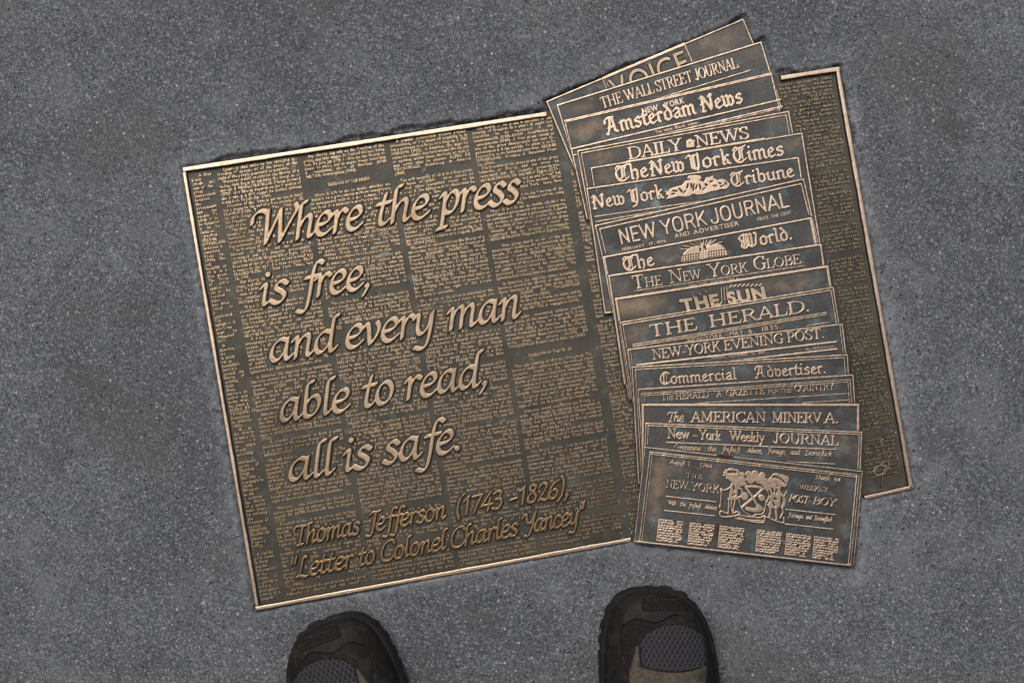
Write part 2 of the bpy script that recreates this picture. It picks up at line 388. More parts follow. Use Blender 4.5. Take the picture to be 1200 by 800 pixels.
RO = {  # roman with serifs
 'A': (86, 'u42,97 9,1', 'l43,97 75,2', 't20,34 62,34', 'f9', 'f75'),
 'B': (76, 'l18,97 18,2', 's18,97 48,97 64,76 48,53 20,52', 's20,52 54,52 72,28 54,3 18,3', 't5,2 20,2', 't5,97 20,97'),
 'C': (84, 's76,74 68,92 46,98 16,78 10,48 18,18 46,1 70,10 80,28', 'u77,68 78,97'),
 'D': (92, 'l18,97 18,2', 's18,97 48,97 78,78 84,50 78,22 48,3 18,3', 't5,2 20,2', 't5,97 20,97'),
 'E': (74, 'l18,97 18,2', 'u5,97 64,97 66,78', 't18,52 48,52', 'u49,64 49,40', 'u5,2 66,2 70,24'),
 'F': (68, 'l18,97 18,2', 'u5,97 62,97 64,78', 't18,52 46,52', 'u47,64 47,40', 'f18'),
 'G': (90, 's76,74 68,92 46,98 16,78 10,48 18,18 46,1 66,6 76,16', 'u77,68 78,97', 'l76,42 76,6', 't62,44 88,44'),
 'H': (94, 'l18,97 18,2', 'l76,97 76,2', 't18,51 76,51', 'f18', 'f76', 'F18', 'F76'),
 'I': (38, 'l18,97 18,2', 'f18', 'F18'),
 'J': (54, 's34,97 34,22 24,-2 8,2 6,14', 'F34'),
 'K': (82, 'l18,97 18,2', 'u68,97 22,42', 'l36,56 68,2', 'f18', 'F18', 'f70', 'F66'),
 'L': (70, 'l18,97 18,2', 'u5,2 62,2 67,28', 'F18'),
 'M': (108, 'u18,97 15,2', 'l20,97 52,4', 'u52,4 86,97', 'l88,97 88,2', 'f15', 'f88', 't6,97 20,97', 't86,97 100,97'),
 'N': (92, 'u18,97 18,2', 'l18,97 74,4', 'u76,2 76,97', 'f18', 'F76', 't4,97 18,97'),
 'O': (92, 'o46,98 18,80 9,50 18,18 46,1 74,18 83,50 74,80 46,98'),
 'P': (72, 'l18,97 18,2', 's18,97 48,97 66,74 48,48 20,48', 'f18', 't5,97 20,97'),
 'R': (82, 'l18,97 18,2', 's18,97 48,97 64,75 48,51 20,51', 'l42,50 68,4', 't64,2 82,2', 'f18', 't5,97 20,97'),
 'S': (66, 's56,80 48,95 32,98 13,84 17,64 38,50 57,32 55,10 34,1 15,7 8,24', 'u57,72 58,97', 'u7,28 6,2'),
 'T': (82, 'l41,97 41,2', 'u6,76 7,97 75,97 76,76', 'f41'),
 'U': (90, 's18,97 18,40 24,10 46,0 66,12 72,40', 'u73,97 73,34', 'F18', 'F73'),
 'V': (84, 'l9,97 42,4', 'u42,4 75,97', 'F10', 'F74'),
 'W': (122, 'l8,97 36,4', 'u36,4 62,94', 'l58,97 86,4', 'u86,4 114,97', 'F8', 'F58', 'F113'),
 'Y': (82, 'l8,97 42,46', 'u42,46 75,97', 'l42,48 42,2', 'f42', 'F9', 'F74'),
 'Z': (74, 'u8,78 8,97 66,97', 'l64,95 10,4', 'u8,2 66,2 68,24'),
 'e': (54, 't10,34 46,34', 's47,34 42,56 28,61 10,44 8,24 18,3 34,0 50,13'),
 'h': (62, 'l14,98 14,2', 's14,40 26,58 40,60 47,46 47,2', 'f14', 'f47', 't4,97 14,97'),
 'k': (60, 'l14,98 14,2', 'u48,60 18,28', 'l26,36 48,2', 'f14', 'f50', 't4,97 14,97'),
 'l': (30, 'l14,98 14,2', 'f14', 't4,97 14,97'), 'o': (58, 'o29,61 12,50 8,30 14,8 29,0 46,10 50,30 44,52 29,61'),
 'r': (44, 'l14,60 14,2', 's15,40 26,58 40,54', 'f14', 't4,60 14,60'),
 'w': (84, 'l8,60 26,3', 'u26,3 44,58', 'l42,60 58,3', 'u58,3 76,60', 't0,60 18,60', 't66,60 84,60'),
 'y': (58, 'l8,60 30,2', 'u50,60 28,-8', 's28,-8 18,-28 4,-26', 't0,60 18,60', 't42,60 58,60'),
 '.': (28, 'd12,6'), ',': (28, 's12,6 14,-4 6,-18'), '-': (42, 'l6,34 34,34'), ' ': (30,),
}
BL = {  # old english blackletter
 'a': (54, 'l10,50 24,62 40,54 40,10 52,3', 'l40,36 18,30 9,16 20,3 40,14'),
 'b': (56, 'l6,98 14,90 14,14 28,3 46,14 46,48 30,61 14,48'),
 'c': (48, 'l40,50 28,61 11,50 11,14 26,3 42,12'),
 'd': (56, 'l28,61 11,50 11,14 28,3 46,14 46,46 32,72 14,94'),
 'e': (50, 'l11,28 40,44 28,61 11,50 11,14 26,3 44,13'),
 'h': (58, 'l6,98 14,90 14,8 20,2', 'l14,46 32,61 45,50 45,10 36,-8'),
 'i': (30, 'l5,52 14,60 14,12 24,3', 'd16,86'),
 'k': (54, 'l6,98 14,90 14,8 20,2', 'l14,32 34,60 43,54', 'l20,36 34,26 36,12 48,3'),
 'l': (30, 'l5,98 14,90 14,12 24,3'),
 'm': (86, 'l4,52 13,60 13,8 18,3', 'l13,46 28,61 42,52 42,8 47,3', 'l42,46 57,61 70,52 70,12 80,3'),
 'n': (58, 'l4,52 13,60 13,8 18,3', 'l13,46 30,61 43,52 43,12 53,3'),
 'o': (56, 'l28,62 11,50 11,14 28,2 46,14 46,50 28,62'),
 'r': (42, 'l4,52 13,60 13,10 20,3', 'l13,46 26,61 38,52'),
 's': (50, 'l42,52 28,61 13,52 14,40 40,27 41,14 26,3 9,11'),
 't': (38, 'l20,84 14,74 14,14 24,3 36,10', 'l3,59 34,60'),
 'u': (58, 'l4,52 13,60 13,14 26,3 43,14', 'l38,54 44,60 44,12 54,3'),
 'v': (54, 'l5,66 13,56 13,14 28,3 44,14 44,48 30,60 20,56'),
 'w': (82, 'l3,68 13,57 13,14 25,3 40,13', 'l30,68 40,57 40,12', 'l40,13 54,3 69,14 69,46 54,61 44,54'),
 'A': (86, 's6,64 8,86 28,94 40,86', 'l38,96 52,80 58,14 72,4', 's36,84 30,46 20,16 4,4 16,-2', 'l18,36 54,40', 'l28,92 58,92'),
 'C': (78, 's74,84 52,97 26,88 10,50 18,14 44,1 74,18', 'l40,88 34,74 34,22 44,8', 't54,94 54,10'),
 'N': (88, 'l4,84 14,94 26,84 64,6', 'l16,78 16,20 8,6 24,2', 'l58,86 70,97 80,88', 'l70,92 70,18', 'l4,48 20,52'),
 'T': (84, 's10,80 18,95 40,88 60,92 78,98', 's32,82 12,66 10,36 24,8 48,1 76,20', 'l44,84 44,24 34,20', 't58,86 58,12', 'l60,90 64,76'),
 'W': (122, 's18,92 4,80 10,60 18,40 12,20 30,2 52,16', 's22,92 36,96 32,70 32,20', 'l50,96 58,86 58,14 76,2 100,16', 's98,96 110,84 106,60 100,16', 'l70,96 78,88 78,10', 't44,90 44,14'),
 'Y': (76, 'l2,80 14,94 26,84 26,14', 'l26,16 44,3 60,14', 'l46,86 58,96 62,88 60,10 48,-18 26,-24', 'l38,90 40,14'),
 '.': (26, 'd12,8'), ' ': (30,),
}
SA = {
 'N': (64, 'l12,6 12,94', 'l12,94 52,6', 'l52,6 52,94'), 'E': (54, 'l12,6 12,94', 'l12,94 46,94', 'l12,51 42,51', 'l12,6 46,6'), 'W': (92, 'l6,94 26,6', 'l26,6 46,92', 'l46,92 66,6', 'l66,6 86,94'),
 'Y': (62, 'l6,94 31,44', 'l56,94 31,44', 'l31,44 31,6'), 'O': (66, 'o33,95 16,86 10,64 10,36 16,14 33,5 50,14 56,36 56,64 50,86 33,95'), 'R': (62, 'l12,6 12,94', 's12,94 38,94 50,84 50,60 38,50 12,50', 'l36,50 54,6'),
 'K': (60, 'l12,6 12,94', 'l52,94 13,40', 'l26,54 54,6'), 'J': (52, 's40,94 40,26 34,8 22,4 9,10 6,28'), 'U': (64, 's12,94 12,30 18,10 32,4 46,10 52,30 52,94'), 'A': (66, 'l6,6 33,94', 'l60,6 33,94', 'l16,34 50,34'),
 'L': (50, 'l12,94 12,6', 'l12,6 46,6'),
}
def parse(tok):
    return tok[0], (np.array([[float(v) for v in q.split(',')] for q in tok[1:].split()]) if ',' in tok else float(tok[1:]))

def lettering(name, font, words, p0, p1, cap, z0, z1, parent, mats, origin, nib, slant=0., res=.4, bev=1.5, soft=.5, clip=(), pw=2., thin=None, xs=1., serif=11, mask=None, extra=None):
    """words: [(text, x0, x1, relative size)] in photograph x along the baseline p0 -> p1. nib: (width, thickness, angle) in cap units."""
    a = P(*p0); b = P(*p1); ex = (b - a) / np.linalg.norm(b - a); ey = np.array([-ex[1], ex[0]]); cx = ex[0]
    pad = cap * .7 + 3
    xa = min(w_[1] for w_ in words) - p0[0]; xb = max(w_[2] for w_ in words) - p0[0]
    x0 = xa / cx - pad; y0 = -pad; nx = int((xb / cx + pad - x0) / res) + 2; ny = int((cap * 1.25 + pad - y0) / res) + 2
    f = np.full((ny, nx), -.35 * res - .3)
    th = math.radians(nib[2])
    for wd in words:
        txt, wa, wb = wd[:3]; cs = cap * (wd[3] if len(wd) > 3 else 1.) / 100
        up = wd[4] if len(wd) > 4 else 0
        tot = sum(font[c][0] for c in txt); wa = (wa - p0[0]) / cx; wb = (wb - p0[0]) / cx
        sx = (wb - wa) / tot; pen = wa
        na, nb = nib[0] * cs / 2, nib[1] * cs / 2
        tr = (thin if thin else nib[1] * 1.15) * cs / 2
        for c in txt:
            g = font[c]
            def tf(q):
                return np.column_stack([pen + q[:, 0] * sx + slant * q[:, 1] * cs, up + q[:, 1] * cs])
            for tok in g[1:]:
                k, q = parse(tok)
                if k in 'fF':
                    y = 2. if k == 'f' else 97.
                    q = np.array([[q - serif - 2, y], [q + serif + 2, y]]); k = 't'
                if k == 's': q = crom(q, 12)
                elif k == 'o': q = crom(q, 12, True)
                if k == 'd':
                    stamp(f, x0, y0, res, tf(q + np.array([[0, 0.]])), na * .95, na * .8, th, pw)
                    continue
                q = densify(tf(q), max(.28, nb * .45))
                if k in 'ut': stamp(f, x0, y0, res, q, tr, tr, 0., 2.)
                else: stamp(f, x0, y0, res, q, na, nb, th, pw)
            pen += g[0] * sx
    X = x0 + np.arange(nx) * res; Y = (y0 + np.arange(ny) * res)[:, None]
    WX = a[0] + X * ex[0] + Y * ey[0]; WY = a[1] + X * ex[1] + Y * ey[1]
    for poly in clip: f = np.minimum(f, -convex_in(poly, WX, WY) - .6)
    if mask is not None:
        sel = f > -.2
        ip = np.clip((WX[sel] + 600).astype(int), 0, 1199); jp = np.clip((400 - WY[sel]).astype(int), 0, 799); mask[jp, ip] = True
    return relief(name, f, x0, y0, res, (a, ex, ey), z0, z1, bev, parent, mats, origin, soft)

# plain sans lettering from Blender's built-in typeface
GLY = {}
def glyph(c, fat=.03, res=2):
    key = (c, fat, res)
    if key in GLY: return GLY[key]
    cu = bpy.data.curves.new('g', 'FONT'); cu.body = c; cu.size = 1; cu.resolution_u = res; cu.offset = fat; cu.extrude = .5
    o = bpy.data.objects.new('g', cu); COL.objects.link(o)
    bpy.context.view_layer.update()
    dg = bpy.context.evaluated_depsgraph_get(); me = bpy.data.meshes.new_from_object(o.evaluated_get(dg))
    n = len(me.vertices); V = np.zeros(n * 3); me.vertices.foreach_get('co', V); V = V.reshape(-1, 3)
    me.calc_loop_triangles(); T = np.zeros(len(me.loop_triangles) * 3, np.int32); me.loop_triangles.foreach_get('vertices', T); T = T.reshape(-1, 3)
    if len(T):
        nz = np.cross(V[T[:, 1]] - V[T[:, 0]], V[T[:, 2]] - V[T[:, 0]]); nz /= np.linalg.norm(nz, axis=1)[:, None] + 1e-12
        keep = nz[:, 2] > -.9; T = T[keep]; top = nz[keep, 2] > .9
        adv = V[:, 0].max() + .07
    else: top = np.zeros(0, bool); adv = .3
    if c == ' ': adv = .30
    if len(T):      # casting draft: the foot of each letter is a little wider than its face
        NV = np.zeros_like(V); fn = np.cross(V[T[:, 1]] - V[T[:, 0]], V[T[:, 2]] - V[T[:, 0]]); sd = ~top
        for q in range(3): np.add.at(NV, T[sd, q], fn[sd])
        NV[:, 2] = 0; NV /= np.linalg.norm(NV, axis=1)[:, None] + 1e-9
        V = V + NV * np.where(V[:, 2:] < 0, .06, 0)
    bpy.data.objects.remove(o); bpy.data.curves.remove(cu); bpy.data.meshes.remove(me)
    GLY[key] = (V, T, top, adv); return GLY[key]

class Blob:
    def __init__(s): s.V = []; s.T = []; s.M = []; s.n = 0
    def add(s, V, T, m): s.V.append(V); s.T.append(T + s.n); s.M.append(m); s.n += len(V)
    def build(s, name, mats, parent, origin):
        if not s.V: return None
        return link(name, np.concatenate(s.V) * S, [np.concatenate(s.T)], mats, [np.concatenate(s.M)], parent, origin)

def sans(blob, words, p0, p1, cap, z0, z1, fat=.03, res=4, clip=(), slant=0.):
    a = P(*p0); b = P(*p1); ex = (b - a) / np.linalg.norm(b - a); ey = np.array([-ex[1], ex[0]]); cx = ex[0]
    k = (HP - z1) / HP; sc = cap / .70
    for wd in words:
        txt, wa, wb = wd[:3]
        gl = [glyph(c, fat, res) for c in txt]; tot = sum(g[3] for g in gl); wa = (wa - p0[0]) / cx; wb = (wb - p0[0]) / cx; sx = (wb - wa) / tot; pen = wa
        for V, T, top, adv in gl:
            if len(T):
                x = pen + V[:, 0] * sx + slant * V[:, 1] * sc; y = V[:, 1] * sc
                W = (a + x[:, None] * ex + y[:, None] * ey)
                c_ = W.mean(0); hid = any(convex_in(q, c_[0], c_[1]) > 0.2 for q in clip)
                if not hid:
                    z = np.where(V[:, 2] > 0, z1, z0)
                    blob.add(np.column_stack([W * k, z]), T, np.where(top, 0, 1))
            pen += adv * sx

# ---------------------------------------------------------------- plaque data (outline corners as seen on the pavement)
QUAD = [P(213, 196), P(984, 77), P(1071, 573), P(299, 716)]           # open newspaper: TL, TR, BR, BL
def rect(tl, tr, hgt):
    a, b = P(*tl), P(*tr); e = (b - a) / np.linalg.norm(b - a); d = np.array([e[1], -e[0]]) * hgt
    return [a, b, b + d, a + d]
SH = [  # (TL, TR, height) from the lowest sheet up to the top one
 ((640, 119), (871.5, 22), 95), ((652, 123), (892.5, 48.7), 82), ((661, 141), (904.5, 85), 120), ((676, 176.5), (925, 130), 110),
 ((692, 196.5), (940.5, 155.5), 138), ((687, 220.6), (936.5, 184), 149), ((697, 264), (942.5, 209), 100), ((705.5, 301), (952, 254.5), 171),
 ((712.5, 322.5), (963, 285.6), 130), ((720.5, 349.5), (971, 311), 120), ((725.7, 377.5), (977, 336), 130), ((735, 409), (988, 379), 115),
 ((740, 429.5), (994, 415), 138), ((747, 455.5), (1000.5, 438.5), 118), ((752, 473), (1007.5, 473), 98), ((756.3, 495), (1011, 505.6), 70),
 None]
RECTS = [rect(*s_) for s_ in SH[:-1]] + [[P(757, 522.5), P(1011.5, 551), P(1001, 664.5), P(744, 636)]]
NS = len(RECTS)
ZF = -4.0                                  # field of the open pages, below the pavement
def zs(k): return -1.6 + .62 * k           # face of sheet k
OR = CENTRE
plaque = empty('bronze_plaque', tuple(CENTRE), 'bronze newspaper-shaped plaque with a raised quotation and a fan of mastheads, set in the sidewalk', 'plaque')
def lab(o, t):
    if o is not None: o['label'] = t
    return o

def prism(name, poly, zt, zb, mats, parent, zref=None, wear=None, step=3.):
    """Sheet of metal with a gridded upper face (so that wear can lie on it) and straight sides."""
    poly = np.array(poly); lo = poly.min(0) - 2; hi = poly.max(0) + 2
    nx = int((hi[0] - lo[0]) / step) + 2; ny = int((hi[1] - lo[1]) / step) + 2
    X = lo[0] + np.arange(nx) * step; Y = (lo[1] + np.arange(ny) * step)[:, None]
    f = convex_in(poly, X + 0 * Y, Y + 0 * X)
    return relief(name, f, lo[0], lo[1], step, (np.zeros(2), np.array([1., 0]), np.array([0., 1])), zb, zt, .9, parent, mats, OR, 0., zt if zref is None else zref,
                  attrs={'wear': wear} if wear else None, smooth=False, draft=0.)

# rubbed places on the sheets: x, y, rx, ry, tilt, strength
RUB = [(691, 152, 17, 8, 12, 1.), (706, 182, 16, 7, 10, .55), (844, 48, 26, 9, 22, .7), (709, 205, 9, 7, 8, .7), (745, 358, 32, 10, 9, .95), (925, 331, 26, 9, 9, .7),
       (744, 390, 12, 9, 9, .85), (931, 170, 9, 7, 9, .8), (771, 566, 8, 34, -6, .9), (790, 552, 14, 6, 0, .5), (726, 336, 10, 8, 8, .4), (681, 126, 14, 5, 16, .5), (780, 300, 12, 9, 8, .45),
       (910, 140, 14, 8, 10, .45), (878, 62, 12, 8, 15, .35), (837, 555, 8, 9, 0, .45), (985, 605, 9, 26, -6, .35), (990, 520, 12, 12, 0, .35)]
def wear(W):
    v = np.zeros(len(W))
    for x, y, rx, ry, a, s_ in RUB:
        c = P(x, y); t = math.radians(a); d = W - c
        u = (d[:, 0] * math.cos(t) + d[:, 1] * math.sin(t)) / rx; q = (-d[:, 0] * math.sin(t) + d[:, 1] * math.cos(t)) / ry
        v = np.maximum(v, s_ * np.exp(-(u * u + q * q) * .9))
    return np.clip(v, 0, 1)

# ---------------------------------------------------------------- open pages: plate, border rails
mats_f = [M['field'], M['side']]; mats_s = [M['sheet'], M['side']]; mats_b = [M['bronze'], M['side']]; mats_m = [M['bronze_fan'], M['side']]; mats_t = [M['bronze_text'], M['side']]; mats_d = [M['bronze_dull'], M['side']]; mats_o = [M['bronze_mirror_brown'], M['side']]
prism('backing_plate', QUAD, ZF, -12, mats_f, plaque, 0.)
def rail(p, q, wd, side, end0=True, end1=True):
    """Raised border rail along p->q, lying inside the plate (side: +1 when the plate is to the left)."""
    a, b = P(*p), P(*q); L = np.linalg.norm(b - a); ex = (b - a) / L; ey = np.array([-ex[1], ex[0]]) * side
    res = .5; pad = 2; nx = int((L + 2 * pad) / res) + 2; ny = int((wd + 5) / res) + 2; x0 = -pad; y0 = -2.
    X = x0 + np.arange(nx) * res; Y = (y0 + np.arange(ny) * res)[:, None]
    wob = .35 * np.sin(X * .045 + p[0]) + .25 * np.sin(X * .13 + p[1]) + np.convolve(RNG.normal(0, .5, nx), np.ones(9) / 9, 'same')
    f = np.minimum(np.minimum(Y + .3 * wob, wd + .5 * wob - Y), np.minimum(X, L - X))
    if side < 0:   # keep the frame right handed
        a = b; ex = -ex; f = f[:, ::-1]; x0 = -(x0 + (nx - 1) * res) + L
    return relief('border_rail', f, x0, y0, res, (a, ex, ey), ZF - 1, 1.0, 1.3, plaque, mats_m, OR, .30, 1.0)
rail((213, 196), (641, 130.5), 6.2, -1)
rail((914.5, 88.5), (984.5, 77.5), 6.2, -1)
rail((213, 201.5), (299, 712), 5.0, 1)
rail((299, 716), (741, 634.5), 5.6, 1)
rail((1013.5, 586), (1071, 573), 5.2, 1)
rail((984.3, 80), (1071.2, 572.5), 5.6, -1)

# ---------------------------------------------------------------- the quotation
MASK = np.zeros((800, 1200), bool)
Q = [
 ('first line of the quotation', (306, 287), (607, 236.5), 41, [('Where', 299, 424), ('the', 440, 502), ('press', 515, 608)]),
 ('second line of the quotation', (310, 357.5), (428, 337.5), 40, [('is', 304, 336), ('free,', 352, 434)]),
 ('third line of the quotation', (318, 424.5), (606, 372), 40, [('and', 315, 394), ('every', 404, 508), ('man', 524, 609)]),
 ('fourth line of the quotation', (330, 494.5), (565, 452), 40, [('able', 327, 409), ('to', 424, 461), ('read,', 474, 572)]),
 ('last line of the quotation', (340, 564), (537, 528), 40, [('all', 337, 391), ('is', 402, 434), ('safe.', 449, 541)]),
 ('writer and dates', (350, 638.5), (665, 581), 23, [('Thomas', 343, 421), ('Jefferson', 428, 522), ('(1743', 534, 588), ('-', 597, 606), ('1826),', 607, 667)]),
 ('source of the quotation', (350, 676.5), (670, 615), 23, [('"Letter', 338, 413), ('to', 420, 439), ('Colonel', 445, 522), ('Charles', 527, 607), ('Yancey"', 612, 684)]),
]
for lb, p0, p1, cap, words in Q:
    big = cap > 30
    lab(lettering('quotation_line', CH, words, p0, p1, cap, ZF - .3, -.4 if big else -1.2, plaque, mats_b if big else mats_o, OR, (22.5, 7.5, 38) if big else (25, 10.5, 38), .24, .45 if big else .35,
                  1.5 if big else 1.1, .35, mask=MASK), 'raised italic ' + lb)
# room kept free around the raised letters and under the sheets
m2 = MASK.copy()
for dx in range(-3, 4):
    for dy in range(-3, 4):
        if dx * dx + dy * dy <= 4: m2 |= np.roll(np.roll(MASK, dy, 0), dx, 1)
yy, xx = np.mgrid[0:800, 0:1200]; WXg = xx - 600.; WYg = 400. - yy
for r_ in RECTS: m2 |= convex_in(r_, WXg, WYg) > -2.5
MASK = m2

# ---------------------------------------------------------------- small print of the pages
QUOTES = [
 'Freedom of the press is not an end in itself but a means to the end of a free society. FELIX FRANKFURTER. The New York Times, Nov. 28, 1954.',
 'The liberty of the press is essential to the security of freedom in a state; it ought not therefore to be restrained in this commonwealth. JOHN ADAMS. Constitution of Massachusetts (1780).',
 'The freedom of the press is one of the great bulwarks of liberty, and can never be restrained but by despotic governments. GEORGE MASON. Virginia Bill of Rights (1776).',
 'Our liberty depends on the freedom of the press, and that cannot be limited without being lost. To John Jay (1786).',
 'Were it left to me to decide whether we should have a government without newspapers, or newspapers without a government, I should not hesitate a moment to prefer the latter.',
 'A free press stands as one of the great interpreters between the government and the people. To allow it to be fettered is to be fettered ourselves. GEORGE SUTHERLAND. Grosjean v. American Press Co. (1936).',
 'In America, the majority raises formidable barriers around the liberty of opinion; within these barriers an author may write what he pleases. ALEXIS DE TOCQUEVILLE. Democracy in America (1835).',
 'Give me the liberty to know, to utter, and to argue freely according to conscience, above all liberties. JOHN MILTON. Areopagitica (1644).',
 'A popular government without popular information, or the means of acquiring it, is but a prologue to a farce or a tragedy. JAMES MADISON (1822).',
 'The only security of all is in a free press. The force of public opinion cannot be resisted when permitted freely to be expressed. The agitation it produces must be submitted to.',
 'Congress shall make no law abridging the freedom of speech, or of the press; or the right of the people peaceably to assemble.',
 'Whoever would overthrow the liberty of a nation must begin by subduing the freeness of speech. BENJAMIN FRANKLIN. Silence Dogood (1722).',
]
QA = np.array(QUAD)
def page(u, v):
    """Page coordinates (photograph pixels from the top left corner, along and down the page) -> ground units."""
    s_ = u / 780.; t_ = v / 525.
    return (QA[0] * ((1 - s_) * (1 - t_))[:, None] + QA[1] * (s_ * (1 - t_))[:, None] + QA[2] * (s_ * t_)[:, None] + QA[3] * ((1 - s_) * t_)[:, None])
def column(u0, u1, v0, v1, mats, seed, heads=(), gaps=True, pitch=4.75, off=0):
    rnd = random.Random(seed); blob = Blob(); size = 4.9; v = v0; z0, z1 = ZF - .2, ZF + 1.7; k = (HP - z1) / HP; qi = seed * 5 + off
    def put(line, v, justify, x0, x1, fat):
        gl = [glyph(c, .05, 1) for c in line]; sx = size * .82
        tot = sum(g[3] for g in gl) * sx; nsp = line.count(' ')
        add = (x1 - x0 - tot) / nsp if justify and nsp and tot > (x1 - x0) * .6 else 0
        pen = x0
        for c, (V, T, top, adv) in zip(line, gl):
            if len(T):
                uu = pen + V[:, 0] * sx; vv = v - V[:, 1] * size + .12 * math.sin(pen * .3 + v)
                W = page(uu, vv); c_ = W.mean(0); ip, jp = int(c_[0] + 600), int(400 - c_[1])
                if 0 <= ip < 1200 and 0 <= jp < 800 and not MASK[jp, ip] and rnd.random() > .015:
                    dz = rnd.uniform(-.15, .1)
                    blob.add(np.column_stack([W * k, np.where(V[:, 2] > 0, z1 + dz, z0)]), T, np.where(top, 0, 1))
            pen += adv * sx + (add if c == ' ' else 0)
    heads = list(heads)
    while v < v1:
        if heads and v >= heads[0]:
            heads.pop(0); v += 8
            put('FREEDOM OF THE PRESS', v, False, (u0 + u1) / 2 - 26, u1, .035); v += 10
        q = QUOTES[qi % len(QUOTES)]; qi += 1
        if rnd.random() < .75: q = q + ' ' + QUOTES[(qi * 7 + 3) % len(QUOTES)]
        ws = q.split(); line = '   ' + ws.pop(0)
        while True:
            full = False
            while ws:
                t_ = line + ' ' + ws[0]
                if sum(glyph(c, .05, 1)[3] for c in t_) * size * .82 > (u1 - u0): full = True; break
                line = t_; ws.pop(0)
            if v < v1: put(line, v, full, u0, u1, .035)
            v += pitch
            if not ws and not full: break
            line = ws.pop(0) if ws else ''
            if not line: break
        if gaps and rnd.random() < .4: v += pitch * rnd.choice((.25, .5, .9))
    return blob.build('text_column', mats, plaque, OR)
column(9, 33, 14, 515, mats_t, 1)
column(40, 135, 12, 517, mats_t, 2)
column(142, 238, 12, 517, mats_t, 3, (18, 200))
column(245, 336, 10, 517, mats_t, 4)
column(342, 437, 10, 517, mats_t, 5, (268,))
column(449, 540, 62, 517, mats_t, 6)
column(690, 768, 14, 500, mats_d, 8, off=2)

# ---------------------------------------------------------------- the fan of newspaper sheets
LABELS = ['lowest sheet of the fan, a large sans word half covered', 'sheet with condensed serif capitals', 'sheet with blackletter over small sans capitals', 'sheet with wide serif capitals and a camera emblem',
 'sheet with one long blackletter line', 'sheet with blackletter on both sides of an engraved scene', 'sheet with tall sans capitals', 'sheet with two globes between blackletter words', 'sheet with large and small roman capitals',
 'sheet with slanting shadowed block letters', 'sheet with wide-spaced heavy capitals', 'sheet with bold serif capitals over a thick rule', 'sheet with blackletter in a double frame', 'narrow strip with tiny spaced capitals',
 'level sheet with an italic article before capitals', 'sheet with upper and lower case roman title', 'topmost sheet of the fan, with a coat of arms']
SHEETS = []
for k in range(NS):
    o = prism('newspaper_sheet', RECTS[k], zs(k), -11.5 + .02 * k, mats_s, plaque, zs(k), wear, 3.)
    lab(o, LABELS[k]); SHEETS.append(o)
def clip(k): return [np.array(r_) for r_ in RECTS[k + 1:]]
def lines(k, segs, name='frame_line', hgt=.95, mats=None):
    """Raised rules of sheet k: [(p, q, half width)]"""
    pts = np.array([P(*p) for s_ in segs for p in s_[:2]]); lo = pts.min(0) - 4; hi = pts.max(0) + 4; res = .5
    nx = int((hi[0] - lo[0]) / res) + 2; ny = int((hi[1] - lo[1]) / res) + 2; f = np.full((ny, nx), -2.)
    for p, q, r in segs: seg_field(f, lo[0], lo[1], res, P(*p), P(*q), r)
    X = lo[0] + np.arange(nx) * res; Y = (lo[1] + np.arange(ny) * res)[:, None]
    f += .10 * np.sin(X * .31 + Y * .17) + .08 * np.sin(X * .83 - Y * .6)
    for c in clip(k): f = np.minimum(f, -convex_in(c, X + 0 * Y, Y + 0 * X) - .5)
    return relief(name, f, lo[0], lo[1], res, (np.zeros(2), np.array([1., 0]), np.array([0., 1])), zs(k) - .2, zs(k) + hgt, .9, SHEETS[k], mats_m, OR, .35, zs(k) + hgt)
def inset(k, d, r, lr=(True, True), ext=(1, 1), bottom=False, dt=None):
    """Frame lines running inside the top, left and right edge of sheet k at distance d."""
    a, b, c, e = [np.array(q) for q in RECTS[k]]; u = (b - a) / np.linalg.norm(b - a); v = (e - a) / np.linalg.norm(e - a)
    dt = d if dt is None else dt
    A = a + u * d + v * dt; B = b - u * d + v * dt; L = np.linalg.norm(e - a) - d - 1
    def px(q): return (q[0] + 600, 400 - q[1])
    out = [(px(A), px(B), r)]
    ul = (e - a) / np.linalg.norm(e - a); ur = (c - b) / np.linalg.norm(c - b)
    if lr[0]: out.append((px(A), px(A + ul * L * ext[0]), r))
    if lr[1]: out.append((px(B), px(B + ur * L * ext[1]), r))
    if bottom: out.append((px(A + ul * L), px(B + ur * L), r))
    return out
H1 = 1.05
lines(0, inset(0, .9, 1.1) + [((706, 92.5), (713, 109), .8), ((709, 91.5), (716, 108), .6), ((802.5, 52.5), (812, 74), .9), ((708, 91.5), (802, 52), 1.9)])
lines(1, inset(1, 1., 1.15) + [((700, 137.5), (880, 82.5), .85)])
lines(2, inset(2, .9, 1.0) + inset(2, 2.6, .7, (0, 0)) + [((669, 175), (915, 117), 1.15), ((672, 182), (917, 124.8), 1.1), ((818, 150), (917, 126.8), .5)])
lines(3, inset(3, .9, 1.0) + inset(3, 4.6, .85, dt=4.2))
lines(4, inset(4, .9, 1.0) + [((735, 189.6), (896, 162.4), 1.1)])
lines(5, inset(5, 1., 1.05, bottom=True) + [((697, 254), (835, 234), .8), ((698, 260), (815, 240), .8)])
lines(6, inset(6, .9, .95) + [((703, 268.5), (939, 215.5), .95), ((703, 268.5), (710, 297), .85), ((939, 215.5), (948.5, 252), .95)])
lines(7, inset(7, 1.1, 1.25, bottom=True) + inset(7, 3.1, .8, dt=1.2))
lines(8, inset(8, 1.2, 1.3) + [((743.5, 341), (942, 311.4), .6)])
lines(9, inset(9, 1.4, 1.6))
lines(10, inset(10, .8, .85) + inset(10, 3.7, .8, dt=3.6) + [((741, 404), (969.5, 366), .65), ((741.5, 406.3), (969.5, 368.3), .65), ((945, 382), (971, 377.6), .6)])
